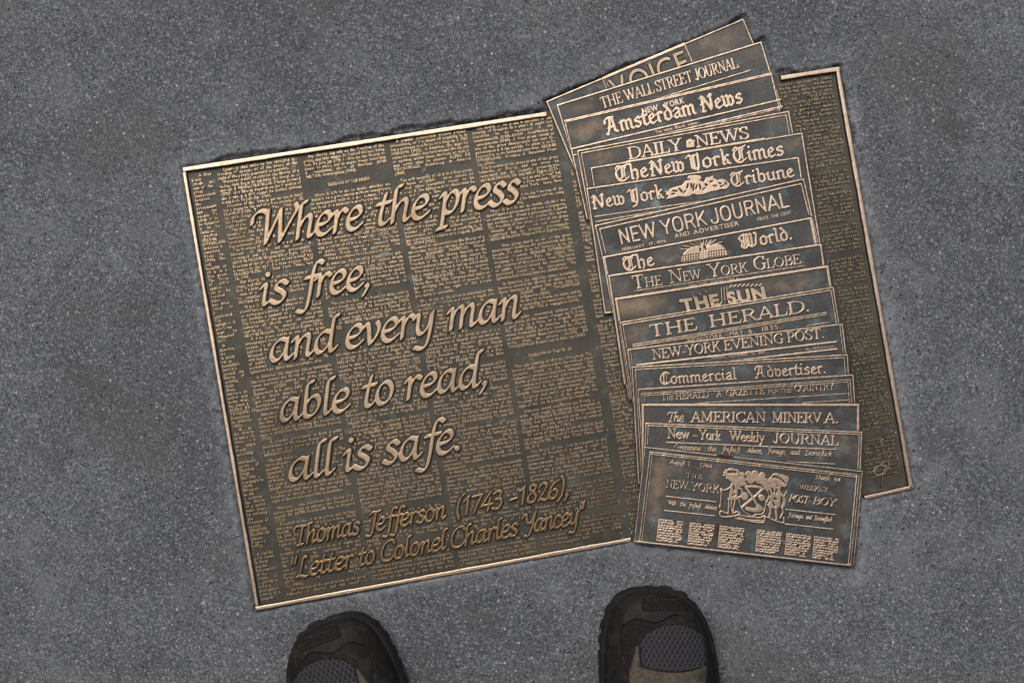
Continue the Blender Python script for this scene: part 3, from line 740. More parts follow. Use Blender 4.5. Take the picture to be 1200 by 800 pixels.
lines(11, inset(11, .9, .9) + inset(11, 3.8, .6, dt=1.2) + [((746, 428), (980.5, 400.5), 1.3), ((842, 425), (981, 409), 1.2)])
lines(12, inset(12, .9, .9, bottom=True) + inset(12, 4.6, .7, dt=3.8))
lines(13, inset(13, .9, .85) + inset(13, 4.6, .6, dt=6.2) + inset(13, 7.2, .5, dt=8.6) + [((800, 473.5), (994, 461), .55), ((940, 472), (994.5, 468.5), .55)])
lines(14, inset(14, 1.6, 1.7))
lines(15, inset(15, .9, .9) + inset(15, 3.6, .8, dt=3.4) + [((781, 518.2), (980, 526.6), .9), ((860, 538), (980, 543.5), .8), ((781, 513 + 22), (980, 543.2), .5)])
BX = [((756, 524), (1010.5, 552.3), .8), ((756, 524), (743.8, 634), .7), ((1010.5, 552.3), (1000.5, 662), .6),
      ((762, 529.5), (1004, 556.5), .9), ((762.4, 531.8), (1003, 558.8), .7), ((762, 529.5), (749.5, 634.5), .8), ((764.6, 531.5), (752.2, 634.5), .6),
      ((1004.4, 556.5), (994.5, 661), 1.0), ((1007, 557), (997, 661.5), .6), ((744, 634), (996.5, 662.3), 1.15)]
lines(16, BX)
lines(16, [((781, 581.5), (840, 588), .95), ((779, 598), (837.5, 604.3), .95), ((921, 596.6), (979, 603), .95), ((920, 613.8), (977, 620), .95)], 'rule_line')

def ml(k, font, words, p0, p1, cap, nib, **kw):
    kw.setdefault('res', .34); kw.setdefault('bev', .95)
    return lettering('masthead_lettering', font, words, p0, p1, cap, zs(k) - .2, zs(k) + 1.05, SHEETS[k], mats_m, OR, nib, clip=clip(k), soft=.4, **kw)
def sl(k, words, p0, p1, cap, name='masthead_lettering', fat=.02, slant=0.):
    b = Blob(); sans(b, words, p0, p1, cap, zs(k) - .2, zs(k) + .95, fat, 4, clip(k) if cap < 10 else (), slant); return b.build(name, mats_m, SHEETS[k], OR)
NR = (17, 6, 0)
# lowest sheet: letters cut off by the next sheet
b_ = Blob(); sans(b_, [('VOICE', 722, 812)], (722, 119), (812, 82.5), 27, zs(0) - .1, zs(0) + .5, .0, 5); b_.build('masthead_lettering', mats_b, SHEETS[0], OR)
ml(1, RO, [('THE', 706, 731), ('WALL', 734, 768), ('STREET', 770, 813), ('JOURNAL.', 816, 868)], (708, 127), (864, 80), 13.2, (20, 10, 0), serif=9)
ml(2, BL, [('Amsterdam', 711, 817), ('News', 823, 872)], (712, 158), (871, 121.3), 20, (22, 9.5, 40), pw=4.)
sl(2, [('NEW', 753, 772.5), ('YORK', 780, 803)], (753, 134), (803, 120.5), 6.6, fat=.03)
sl(2, [('The', 768, 776), ('new', 778, 789), ('Black', 791, 804), ('view', 806, 818)], (768, 156.6), (818, 145), 3.4, 'caption_lettering')
ml(3, RO, [('DAILY', 737, 800), ('NEWS', 816, 879)], (738, 187), (878, 162.2), 14, (27, 14, 0))
ml(4, BL, [('The', 722, 761), ('New', 763, 804), ('York', 806, 858), ('Times', 860, 920)], (724, 213.5), (918, 182.8), 19, (22, 9, 40), pw=4.)
ml(5, BL, [('New', 695, 734), ('York', 737, 779), ('Tribune', 857, 932)], (697, 245.5), (930, 208), 17, (22, 9, 40), pw=4.)
ml(6, SA, [('NEW', 727, 771), ('YORK', 776, 830), ('JOURNAL', 834, 926)], (729, 287), (925, 243), 18.5, (17, 15, 0))
sl(6, [('AND', 791, 809), ('ADVERTISER', 813, 867)], (791, 279), (866, 264), 5.2, 'caption_lettering')
sl(6, [('FEBRUARY', 729, 756), ('17,', 760, 768), ('1896', 769, 781)], (729, 294.2), (780, 283.5), 3.2, 'caption_lettering')
sl(6, [('PRICE', 888, 901), ('ONE', 904, 913), ('CENT', 915, 928)], (888, 259), (927, 250.5), 3.6, 'caption_lettering')
ml(7, BL, [('The', 731, 768), ('World.', 868, 930)], (735, 317.6), (926, 281.5), 17, (23, 9.5, 40), pw=4.)
ml(8, RO, [('T', 742, 756.5, 1), ('HE', 756.5, 777, .72), ('N', 785, 801, 1), ('EW', 801, 822, .72), ('Y', 831, 845.5, 1), ('ORK', 845.5, 877, .72), ('G', 884, 899, 1), ('LOBE.', 899, 943, .72)],
   (748, 338), (940, 308.6), 15.5, (22, 11, 0))
sl(8, [('NEW', 808, 817), ('YORK,', 819, 831), ('MONDAY,', 833, 849), ('JUNE', 852, 861), ('6,', 863, 867)], (808, 336.6), (875, 326.2), 3.2, 'caption_lettering')
b_ = Blob(); sans(b_, [('THE', 800, 846), ('SUN', 854, 900)], (805, 363.6), (899, 349), 13.5, zs(9) - .2, zs(9) + 1.15, .05, 4, (), -.10); b_.build('masthead_lettering', mats_m, SHEETS[9], OR)
ml(10, RO, [('THE', 762, 818), ('HERALD.', 832, 951)], (764, 395), (948, 365), 14.3, (28, 11, 0), serif=10)
sl(10, [('NEW-YORK,', 806, 850), ('MAY', 855, 872), ('6,', 877, 885), ('1835.', 891, 916)], (803, 402.6), (915, 385), 5.6, 'caption_lettering', .01)
ml(11, RO, [('NEW-YORK', 765, 845), ('EVENING', 849, 919), ('POST.', 923, 967)], (765, 421.3), (964, 396.2), 11.8, (24, 12, 0), serif=10)
sl(11, [('MONDAY,', 833, 852), ('NOVEMBER', 854, 877), ('16,', 880, 886), ('1801.', 888, 898)], (833, 421.2), (898, 413.6), 3., 'caption_lettering')
sl(11, [('No.', 944, 951), ('40', 952, 957), ('Pine-street.', 958, 978)], (944, 410.8), (978, 406.8), 3.2, 'caption_lettering')
ml(12, BL, [('Commercial', 773, 864), ('Advertiser.', 885, 969)], (775, 451), (966, 437.8), 14.5, (21, 9, 40), pw=4.)
ml(13, RO, [('T', 775, 781.5, 1), ('HE', 781.5, 790, .62), ('HERALD', 792, 831), ('A', 840, 846), ('GAZETTE', 851, 896), ('FOR', 900, 912, .58), ('THE', 915, 927, .58), ('COUNTRY', 931, 978), ('.', 978, 982)], (776, 469), (977, 456), 7.4, (20, 15, 0), res=.28, serif=9)
ml(14, CH, [('The', 781, 801)], (781, 494), (982, 495.6), 11.5, (20, 10, 38), slant=.15)
ml(14, RO, [('AMERICAN', 810, 898), ('MINERV', 905, 963), ('A.', 966, 984)], (781, 494), (982, 495.6), 12, (25, 13, 0))
ml(15, RO, [('New', 782, 808), ('-', 812, 818), ('York', 819, 845), ('Weekly', 855, 896), ('JOURNAL', 906, 983)], (782, 513.2), (980, 521.8), 11.6, (25, 13, 0))
ml(15, CH, [('Containing', 789, 821), ('the', 829, 839), ('freſheſt', 846, 867), ('Advices,', 875, 893), ('Foreign,', 899, 921), ('and', 926, 937), ('Domeſtick.', 943, 976)], (789, 526.5), (974, 534.4), 6.3, (22, 13, 38), slant=.15, res=.26, bev=.7)
ml(16, CH, [('Auguſt', 784, 802), ('1', 805, 808), ('1744', 819, 834)], (784, 543), (833, 548.6), 5.6, (22, 14, 38), slant=.12, res=.26, bev=.7)
ml(16, RO, [('T', 804, 809), ('H', 811, 816), ('E', 818, 823)], (805, 559), (823, 561), 4.8, (24, 17, 0), res=.26, bev=.7)
ml(16, RO, [('NEW', 780, 806), ('.', 806, 809.5), ('YORK', 809.5, 843)], (780.6, 571), (841, 577.8), 9.6, (20, 11, 0))
ml(16, CH, [('With', 782, 792), ('the', 796, 804), ('freſheſt', 807, 821), ('Advices', 825, 840)], (781, 590.8), (839, 597.2), 5.6, (22, 14, 38), slant=.15, res=.26, bev=.7)
ml(16, CH, [('N', 955.5, 961), ('um', 961, 969), ('b', 969, 972.5), ('.', 972.5, 974.5), ('64', 977, 984.5)], (955, 561), (984, 564.4), 5.6, (22, 14, 38), slant=.1, res=.26, bev=.7)
ml(16, RO, [('WEEKLY', 936.5, 970)], (937, 572.6), (969, 576), 5., (24, 16, 0), res=.26, bev=.7)
ml(16, RO, [('POST', 924, 947), ('-', 947, 952), ('BOY.', 952, 982)], (924, 587.3), (980, 593.2), 8.8, (21, 11, 0), slant=.22)
ml(16, CH, [('Foreign', 923, 941), ('and', 944, 951), ('Domeſtick.', 954, 976)], (923, 605.6), (974, 611), 5.6, (22, 14, 38), slant=.15, res=.26, bev=.7)

# emblems ---------------------------------------------------------------
def art(k, name, box, items, holes=(), origin8=(0, 0), sc=8., res=.3, bev=.8, hgt=1.25, polys=()):
    """Relief picture from strokes and discs given in enlarged (sc times) coordinates from origin8."""
    def q(x, y): return P(x / sc + origin8[0], y / sc + origin8[1])
    lo = P(box[0], box[3]); hi = P(box[2], box[1]); nx = int((hi[0] - lo[0]) / res) + 2; ny = int((hi[1] - lo[1]) / res) + 2
    f = np.full((ny, nx), -1.); X = lo[0] + np.arange(nx) * res + np.zeros((ny, 1)); Y = (lo[1] + np.arange(ny) * res)[:, None] + np.zeros(nx)
    for pl in polys: f = np.maximum(f, polygon_in([q(*p) for p in pl], X, Y))
    def strokes(its, g):
        for r, pts in its:
            pp = np.array([q(*p) for p in pts])
            if len(pp) > 2: pp = crom(pp, 8)
            pp = densify(pp, .4) if len(pp) > 1 else pp
            stamp(g, lo[0], lo[1], res, pp, r / sc, r / sc, 0.)
    strokes(items, f)
    if holes:
        g = np.full((ny, nx), -1.); strokes(holes, g); f = np.minimum(f, np.where(g > -.99, -g - .05, 9))
    for c in clip(k): f = np.minimum(f, -convex_in(c, X, Y) - .5)
    return relief(name, f, lo[0], lo[1], res, (np.zeros(2), np.array([1., 0]), np.array([0., 1])), zs(k) - .2, zs(k) + hgt, bev, SHEETS[k], mats_m, OR, .45, zs(k) + hgt)

# camera between the two words
art(3, 'camera_emblem', (801, 160, 818, 178), [(9, [(815 * 8 - 801 * 8 - 8, 40)])], [(4, [(60, 62)])], (801, 160), 8., .3,
    polys=[[(24, 40), (44, 30), (60, 20), (84, 22), (90, 34), (104, 36), (108, 96), (96, 104), (32, 112), (24, 100)]])
# engraved scene
cut = [(75, 380), (120, 330), (170, 310), (235, 295), (265, 255), (318, 243), (275, 235), (300, 205), (370, 200), (410, 205), (425, 235), (400, 250), (440, 262), (460, 222), (508, 216), (525, 200), (532, 226), (570, 245),
       (620, 235), (650, 250), (690, 285), (670, 320), (645, 340), (610, 335), (560, 350), (500, 360), (440, 385), (380, 392), (340, 382), (300, 405), (250, 408), (200, 405), (130, 425), (80, 430), (104, 402)]
hs = [(5, [(150, 350), (190, 352)]), (5, [(210, 330), (235, 360)]), (6, [(290, 290), (285, 320)]), (5, [(320, 285), (325, 320)]), (5, [(345, 290), (340, 345)]), (5, [(375, 300), (365, 330)]), (5, [(400, 295), (410, 330)]),
      (6, [(455, 290), (470, 300)]), (5, [(500, 265), (520, 262)]), (4, [(530, 300), (560, 305)]), (4, [(580, 275), (600, 285)]), (5, [(600, 310), (625, 300)]), (4, [(250, 370), (270, 350)]), (4, [(430, 340), (450, 325)]), (4, [(140, 380), (165, 378)]), (5, [(640, 275), (650, 290)])]
art(5, 'engraved_scene', (777, 201, 860, 238), [(9, [(300, 222), (360, 262)]), (6, [(90, 350), (75, 360)])], hs, (770, 180), polys=[cut])
# two globes with rays
def qg(x, y): return (x, y)
dome_l = [(225, 462), (228, 420), (245, 375), (285, 335), (340, 310), (400, 305), (430, 330), (428, 432)]
dome_r = [(440, 430), (440, 330), (480, 305), (540, 285), (600, 290), (640, 325), (662, 370), (665, 397)]
rays = [(7, [(395, 335), (220, 336)]), (7, [(395, 325), (245, 305)]), (7, [(405, 315), (315, 283)]), (6, [(410, 305), (360, 268)]), (6, [(420, 300), (402, 258)]), (6, [(435, 300), (437, 255)]),
        (6, [(450, 300), (468, 248)]), (6, [(460, 305), (510, 250)]), (6, [(465, 310), (552, 246)]), (6, [(470, 318), (612, 266)]), (14, [(424, 300), (430, 360), (428, 425)]), (11, [(426, 286), (427, 290)])]
gh = [(5, [(x, y - (x - 225) * .13)]) for x in range(248, 410, 24) for y in (402, 424, 446)] + [(5, [(x, y - (x - 225) * .13)]) for x in range(488, 650, 24) for y in (400, 424, 446)]
gh += [(5, [(405, 330), (408, 350)]), (5, [(452, 322), (456, 340)])]
art(7, 'globe_emblem', (795, 279, 856, 310), rays, gh, (770, 250), polys=[dome_l, dome_r])
# shaded sides of the slanting block letters
st = []
for x, y in ((232, 205), (262, 225), (290, 182), (318, 200), (350, 160), (378, 180), (408, 155)): st.append((5, [(x, y - 10), (x + 34, y + 22)]))
for x, y in ((522, 140), (548, 134), (574, 128)): st.append((7, [(x, y), (x + 8, y + 120)]))
for x, y in ((612, 122), (650, 116), (690, 112), (730, 112), (770, 110), (810, 112), (850, 112), (890, 108)): st.append((7, [(x + 14, y - 8), (x - 14, y + 14)]))
for x, y in ((400, 300), (440, 295), (480, 290), (520, 280), (600, 268), (640, 262), (680, 255), (835, 200), (840, 230)): st.append((7, [(x - 8, y + 8), (x + 8, y - 8)]))
art(9, 'letter_shading', (800, 330, 905, 366), st, (), (780, 320))
# coat of arms
ca = [(9, [(310, 300), (280, 330), (245, 350), (205, 350)]), (16, [(205, 345), (203, 365)]), (8, [(203, 365), (198, 440), (192, 505)]), (11, [(190, 500), (188, 515)]),
      (19, [(310, 300), (300, 360), (292, 410), (300, 425)]), (14, [(340, 290), (346, 350), (340, 420)]), (9, [(265, 435), (300, 440), (350, 436)]), (10, [(275, 445), (272, 510), (268, 575)]), (8, [(300, 450), (295, 500), (305, 560)]), (9, [(335, 445), (322, 500), (312, 570)]),
      (10, [(268, 575), (230, 560), (200, 550), (188, 575), (200, 600), (240, 605), (290, 600), (350, 590), (378, 568), (350, 555), (312, 572)]),
      (11, [(350, 330), (390, 345), (400, 390)]), (8, [(345, 430), (375, 415), (400, 410)]), (40, [(420, 410)]), (34, [(582, 425)]),
      (15, [(435, 325), (500, 318), (575, 330)]), (14, [(435, 335), (470, 380), (500, 425), (540, 490), (590, 530)]), (15, [(590, 345), (550, 385), (505, 425), (450, 470), (400, 512)]), (22, [(545, 500), (575, 530), (520, 540), (450, 530)]),
      (8, [(370, 440), (380, 500), (405, 545), (450, 575), (490, 600), (530, 580), (585, 575), (612, 530), (622, 450)]), (9, [(380, 590), (450, 600), (560, 610), (610, 590)]),
      (10, [(340, 618), (400, 630), (500, 650), (600, 655), (615, 605), (700, 635), (780, 660), (790, 612)]), (9, [(370, 610), (470, 632), (590, 638)]),
      (14, [(660, 520), (662, 560), (652, 605)]), (14, [(712, 520), (715, 570), (722, 625)]), (17, [(740, 370), (780, 410), (795, 460), (775, 520)]), (9, [(775, 520), (780, 560), (755, 615)]), (7, [(815, 362), (800, 390), (790, 420)])]
ca += [(r, [(x, y)]) for r, x, y in ((62, 300, 205), (50, 325, 245), (42, 275, 195), (36, 345, 190), (40, 395, 260), (28, 400, 210), (34, 460, 205), (36, 520, 200), (34, 590, 215), (46, 480, 250), (46, 560, 250), (44, 610, 280), (60, 720, 250), (62, 770, 265), (50, 690, 270), (34, 810, 250), (30, 790, 300), (44, 640, 320))]
ca += [(14, [(232, 190)]), (12, [(226, 215)]), (12, [(244, 168)]), (13, [(252, 240)])]
ca_poly = [[(360, 250), (450, 290), (440, 310), (370, 325), (330, 290)], [(600, 300), (640, 290), (760, 325), (764, 400), (757, 500), (735, 528), (645, 525), (622, 470), (642, 400), (616, 340)], [(285, 296), (372, 296), (356, 380), (350, 440), (266, 434), (286, 380)]]
ch = [(4, [(270 + 14 * i, 178 + 2 * (i % 2)), (268 + 14 * i, 192)]) for i in range(6)] + [(4, [(690 + 16 * i, 222 + i * i * 1.2), (688 + 16 * i, 236 + i * i * 1.2)]) for i in range(8)] + [(4, [(318, 312), (322, 350)]), (4, [(330, 395), (310, 400)]), (5, [(700, 430), (720, 440)]), (4, [(650, 360), (660, 400)]), (4, [(680, 340), (690, 372)]), (4, [(720, 350), (716, 380)]), (5, [(635, 480), (650, 450)]), (4, [(690, 470), (700, 500)])]
art(16, 'coat_of_arms', (841, 546, 927, 617), ca, ch, (820, 530), polys=ca_poly)
# six blocks of print on the top sheet
def print_block(tl, tr, bl, seed):
    rnd = random.Random(seed); a, b, c = P(*tl), P(*tr), P(*bl); W_ = np.linalg.norm(b - a); Hh = np.linalg.norm(c - a); ex = (b - a) / W_; ey = (a - c) / Hh
    res = .28; nx = int((W_ + 6) / res); ny = int((Hh + 4) / res); x0 = -2.; y0 = -2.
    f = np.full((ny, nx), -1.); nl = 9
    for i in range(nl):
        y = Hh * (1 - (i + .5) / nl); end = W_ * (1 if i not in (2, 5) else .96)
        if i >= nl - 3: end = W_ * rnd.choice((.86, .94, .8, 1.))
        seg_field(f, x0, y0, res, (0, y), (end, y), Hh / nl * .49)
    g = np.full((ny, nx), -1.)
    for i in range(nl):
        y = Hh * (1 - (i + .5) / nl); x = rnd.uniform(.5, 2)
        while x < W_:
            yy_ = y + rnd.choice((-1, 1)) * Hh / nl * rnd.uniform(.25, .5)
            seg_field(g, x0, y0, res, (x, yy_), (x + rnd.uniform(.1, 1.3), yy_), rnd.uniform(.22, .42)); x += rnd.uniform(1., 2.2)
        if rnd.random() < .5: xx_ = rnd.uniform(.35, .8) * W_; seg_field(g, x0, y0, res, (xx_, y), (xx_ + rnd.uniform(.4, 2.2), y), Hh / nl * .42)
    f = np.minimum(f, -g)
    return relief('print_block', f, x0, y0, res, (c, ex, ey), zs(16) - .2, zs(16) + .95, .6, SHEETS[16], mats_m, OR, .35)
for i, (x, y) in enumerate(((772.5, 607.3), (809, 611.5), (844.3, 615.3), (888.3, 620), (922.6, 624), (955.3, 627.7))):
    print_block((x, y), (x + 27.5, y + 3.2), (x - 2.6, y + 26.8), i)

# ---------------------------------------------------------------- pavement: one sheet to the horizon, bedded round the plaque
def axis(lo, hi, step, far):
    a = list(np.arange(lo, hi + .1, step)); s_ = step; x = a[-1]
    while x < far: s_ *= 1.35; x += s_; a.append(x)
    s_ = step; x = a[0]; pre = []
    while x > -far: s_ *= 1.35; x -= s_; pre.append(x)
    return np.array(pre[::-1] + a)
gx = axis(-640, 640, 2., 160000); gy = axis(-440, 430, 2., 160000)
GX, GY = np.meshgrid(gx, gy)
near = (np.abs(GX) < 700) & (np.abs(GY) < 500)
dist = np.full(GX.shape, -1e4); qd = np.full(GX.shape, -1e4)
nxs, nys = GX[near], GY[near]
dn = convex_in(QUAD, nxs, nys)
for r_ in RECTS: dn = np.maximum(dn, convex_in(r_, nxs, nys))
dist[near] = dn
def vnoise(X, Y, sc, seed):
    r = np.random.default_rng(seed).random((256, 256)); x = X / sc; y = Y / sc
    xi = np.floor(x).astype(int); yi = np.floor(y).astype(int); fx = x - xi; fy = y - yi; fx = fx * fx * (3 - 2 * fx); fy = fy * fy * (3 - 2 * fy)
    g = lambda i, j: r[(xi + i) % 256, (yi + j) % 256]
    return (g(0, 0) * (1 - fx) + g(1, 0) * fx) * (1 - fy) + (g(0, 1) * (1 - fx) + g(1, 1) * fx) * fy
out = -dist                                     # distance outside the plaque
n1 = vnoise(GX, GY, 26, 1); n2 = vnoise(GX, GY, 9, 2); n3 = vnoise(GX, GY, 4, 3); n4 = vnoise(GX, GY, 70, 4)
# broken edge along the top rail and beside the fan's upper corners; tight joint elsewhere
def near_line(p, q, X, Y):
    a, b = P(*p), P(*q); e = b - a; t = np.clip(((X - a[0]) * e[0] + (Y - a[1]) * e[1]) / (e @ e), 0, 1); return np.hypot(X - a[0] - t * e[0], Y - a[1] - t * e[1])
top = np.zeros(GX.shape)
for p, q, s_, r in (((270, 188), (318, 180), 6.5, 16), ((330, 178), (440, 160), 7.5, 16), ((440, 161), (520, 149), 8.5, 18), ((520, 150), (636, 131), 5.5, 16), ((640, 125), (720, 84), 5.5, 14), ((720, 84), (790, 55), 4.5, 12),
                    ((872, 24), (884, 50), 7, 16), ((893, 50), (912, 92), 9, 18), ((300, 717), (470, 686), 2.5, 10), ((985, 80), (1000, 160), 3, 10)):
    top = np.maximum(top, s_ * np.clip(1 - near_line(p, q, GX, GY) / (r * 1.6), 0, 1))
gap = .15 + top * np.clip((n1 * .55 + n2 * .45 - .22) * 1.9, 0, 1.3)
edge = np.clip((out - gap + (n3 - .5) * 1.6) / 1.8, 0, 1); edge = edge * edge * (3 - 2 * edge)
z = np.where(out < 0, -14., -6.5 * (1 - edge)) 
z = np.where((out >= -2.2) & (out < 0), np.where(top > 1.5, -14., -3.), z)
roll = .9 * np.exp(-((out - 7) / 7) ** 2) * (n4 * 1.4 - .4)
z += np.where(out > 0, .7 * np.exp(-out / 14) + roll + (n1 - .5) * .5 + (n2 - .5) * .35 + (n3 - .5) * .25, 0)
# cement collar with its own lip beside the lower right corner
for p, q in (((1012, 668), (1027, 590)), ((1027, 590), (1068, 580))):
    d = near_line(p, q, GX, GY); z += np.where(out > 2, -1.3 * np.exp(-((d - 6) / 4) ** 2) + .5 * np.exp(-(d / 6) ** 2), 0)
cem = np.exp(-np.clip(out, 0, 999) / 7) * (out > -3) * (.25 + .9 * n4) 
for p, q, s_, r in (((1010, 560), (1006, 668), 1., 16), ((1030, 600), (1085, 560), .8, 14), ((990, 100), (1075, 560), .75, 12), ((1005, 668), (750, 645), .6, 9), ((222, 260), (290, 690), .7, 9), ((600, 120), (640, 105), .5, 14), ((640, 105), (800, 40), .35, 16)):
    cem = np.maximum(cem, s_ * np.exp(-(near_line(p, q, GX, GY) / r) ** 2) * (.45 + .8 * n1))
cem = np.clip(cem, 0, 1)
ny_, nx_ = GX.shape; idx = np.arange(nx_ * ny_).reshape(ny_, nx_)
F = np.stack([idx[:-1, :-1].ravel(), idx[:-1, 1:].ravel(), idx[1:, 1:].ravel(), idx[1:, :-1].ravel()], 1)
pav = link('pavement', np.column_stack([GX.ravel(), GY.ravel(), z.ravel()]) * S, [F], [M['concrete']], None, None, (0, 0, 0), [True], {'cement': cem.ravel()})
pav['kind'] = 'structure'; pav['label'] = 'grey speckled concrete sidewalk around the plaque'

# ---------------------------------------------------------------- hiking shoes
YS = np.array([.0, -.002, -.005, -.01, -.018, -.03, -.045, -.065, -.09, -.12, -.16, -.20, -.24, -.27, -.287, -.296, -.301])
WS = np.array([.012, .0215, .0285, .0350, .0415, .0475, .0515, .0545, .0560, .0540, .0465, .0410, .0395, .0385, .033, .024, .006])
HS = np.array([.034, .040, .0445, .0485, .052, .0555, .059, .0635, .071, .083, .097, .104, .108, .112, .112, .108, .098])
CS = np.array([-.010, -.010, -.0098, -.0092, -.008, -.006, -.004, -.002, 0, .001, .001, -.001, -.003, -.003, -.003, -.003, -.003])
ZSOLE = .026
def prof(y, A): return np.interp(-np.asarray(y), -YS, A)
def surf(x, y, n=2.35):
    xn = np.clip(np.abs((x - prof(y, CS)) / prof(y, WS)), 0, .995); return ZSOLE - .004 + (prof(y, HS) - ZSOLE + .004) * (1 - xn ** n) ** (1 / n)
SHIFT = {'toe_bumper': 0., 'toe_panel': .006, 'stitching': .006, 'side_panel': .006}
def shoe(loc, rot, side, label):
    """side +1: inner side towards -x (right foot), -1: mirrored."""
    root = empty('hiking_shoe', loc, label, 'shoe'); root.rotation_euler = (0, 0, rot); root['group'] = 'hiking shoes of the person standing at the plaque'
    def put(name, V, polys, mats, midx=None, parent=root, smooth=None, lb=None):
        V = np.array(V, float); V[:, 0] *= side
        if side < 0: polys = [p[:, ::-1] for p in polys]
        o = link(name, V, polys, mats, midx, parent, (0, 0, 0), smooth)
        if lb: o['label'] = lb
        return o
    # upper: arches from the toe back to the heel, open over the ankle
    ys = np.concatenate([-np.linspace(0, 1, 26) ** 1.8 * .06, -np.linspace(.064, .301, 60)]); nph = 49
    ph = np.linspace(0, math.pi, nph); cs = np.sign(np.cos(ph)) * np.abs(np.cos(ph)) ** (2 / 2.35); sn = np.abs(np.sin(ph)) ** (2 / 2.35)
    V = np.concatenate([np.column_stack([prof(y, CS) + prof(y, WS) * cs, np.full(nph, y), ZSOLE - .004 + (prof(y, HS) - ZSOLE + .004) * sn]) for y in ys])
    i = np.arange(len(ys) - 1)[:, None] * nph + np.arange(nph - 1)[None]; i = i.ravel()
    Fq = np.stack([i, i + 1, i + nph + 1, i + nph], 1)
    cen = V[Fq].mean(1); xn = np.abs(cen[:, 0] - prof(cen[:, 1], CS)) / prof(cen[:, 1], WS)
    keep = ~((cen[:, 1] < -.19) & (cen[:, 1] > -.284) & (xn < .60)); Fq = Fq[keep]
    front = np.arange(nph)[None, :]; back = (np.arange(nph)[::-1] + (len(ys) - 1) * nph)[None, :]
    up = put('upper', V, [Fq[:, ::-1] if False else Fq, front, back], [M['leather']], None, root, [True, True, True])
    # lining seen through the opening
    yl = np.linspace(-.18, -.29, 12); Vl = []
    for y in yl:
        w_ = prof(y, WS) * .84; c_ = prof(y, CS)
        for t in np.linspace(-1, 1, 13): Vl.append((c_ + w_ * t, y, ZSOLE + .006 + (prof(y, HS) - .004 - ZSOLE) * abs(t) ** 4))
    j = (np.arange(11)[:, None] * 13 + np.arange(12)[None]).ravel()
    put('lining', Vl, [np.stack([j, j + 13, j + 14, j + 1], 1)], [M['lining']], None, root, [True])
    # sole with lugs
    yy_ = np.concatenate([-np.linspace(0, 1, 40) ** 1.7 * .06, -np.linspace(.063, .301, 60)]); Lh = np.column_stack([prof(yy_, CS) + prof(yy_, WS), yy_]); Rh = np.column_stack([prof(yy_, CS) - prof(yy_, WS), yy_])
    ring = np.concatenate([Lh, Rh[::-1]]); d = np.concatenate([[0], np.cumsum(np.linalg.norm(np.diff(ring, axis=0), axis=1))]); n_ = 420
    tt = np.linspace(0, d[-1] + np.linalg.norm(ring[0] - ring[-1]), n_, endpoint=False); rc = np.vstack([ring, ring[:1]]); dd = np.concatenate([d, [d[-1] + np.linalg.norm(ring[0] - ring[-1])]])
    O = np.column_stack([np.interp(tt, dd, rc[:, 0]), np.interp(tt, dd, rc[:, 1])])
    for _ in range(3): O = (np.roll(O, 1, 0) + O + np.roll(O, -1, 0)) / 3
    tg = np.roll(O, -2, 0) - np.roll(O, 2, 0); nr = np.column_stack([tg[:, 1], -tg[:, 0]]); nr /= np.linalg.norm(nr, axis=1)[:, None]
    if ((O - O.mean(0)) * nr).sum() < 0: nr = -nr
    lug = np.clip(np.sin(tt / .0155 * 2 * math.pi) * 4, -1, 1) * .5 + .5
    rings = [(.0, .000, 1.), (.003, .0030, 1.), (.013, .0040, 1.), (.0145, .0030, .0), (.022, .0036, .0), (.028, .0030, 0.), (.031, .0010, 0.)]
    spring = lambda y: .010 * np.clip((y + .055) / .055, 0, 1) ** 2
    Vs = np.concatenate([np.column_stack([O + nr * (off + (lug[:, None] * (.55 + .45 * np.sin(tt * 61 + 1.)[:, None]) - .5) * .0022 * lg), np.full(n_, z_) + spring(O[:, 1]) * (1 - z_ / .05)]) for z_, off, lg in rings])
    a_ = np.arange(n_); qs = []
    for r_ in range(len(rings) - 1): qs.append(np.stack([r_ * n_ + a_, (r_ + 1) * n_ + a_, (r_ + 1) * n_ + (a_ + 1) % n_, r_ * n_ + (a_ + 1) % n_], 1))
    put('sole', Vs, [np.concatenate(qs), a_[None, :], (a_[::-1] + (len(rings) - 1) * n_)[None, :]], [M['rubber']], None, root, [False, False, False])
    # raised pieces laid over the upper
    def over(name, fun, box, th, mats, res=.0006, parent=root, bev=.0016, base=0., soft=.8, lb=None):
        sh_ = SHIFT.get(name, .011); box = (box[0], box[1] + sh_, box[2], min(box[3] + sh_, -.0012))
        nx = int((box[2] - box[0]) / res) + 2; ny = int((box[3] - box[1]) / res) + 2
        X = box[0] + np.arange(nx) * res + np.zeros((ny, 1)); Y = (box[1] + np.arange(ny) * res)[:, None] + np.zeros(nx)
        f = fun(X, Y - sh_)
        edge = np.minimum(np.minimum(np.arange(nx), np.arange(nx)[::-1])[None, :], np.minimum(np.arange(ny), np.arange(ny)[::-1])[:, None]) * res - res * .5
        r = contour(np.minimum(f, edge), box[0], box[1], res)
        if r is None: return None
        pts, fv, pl, sg = r; t = np.clip(fv / bev, 0, 1); zt = surf(pts[:, 0], pts[:, 1]) + base + th * (1 - soft * (1 - np.sqrt(1 - (1 - t) ** 2))); zb = surf(pts[:, 0], pts[:, 1]) - .0006
        n = len(pts); V = np.concatenate([np.column_stack([pts, zt]), np.column_stack([pts[sg[:, 0]], zt[sg[:, 0]]]), np.column_stack([pts[sg[:, 1]], zt[sg[:, 1]]]), np.column_stack([pts[sg[:, 0]], zb[sg[:, 0]]]), np.column_stack([pts[sg[:, 1]], zb[sg[:, 1]]])])
        m = len(sg); a = np.arange(m); wall = np.stack([n + 2 * m + a, n + 3 * m + a, n + m + a, n + a], 1)
        return put(name, V, pl + [wall], mats, None, parent, [True] * len(pl) + [False], lb)
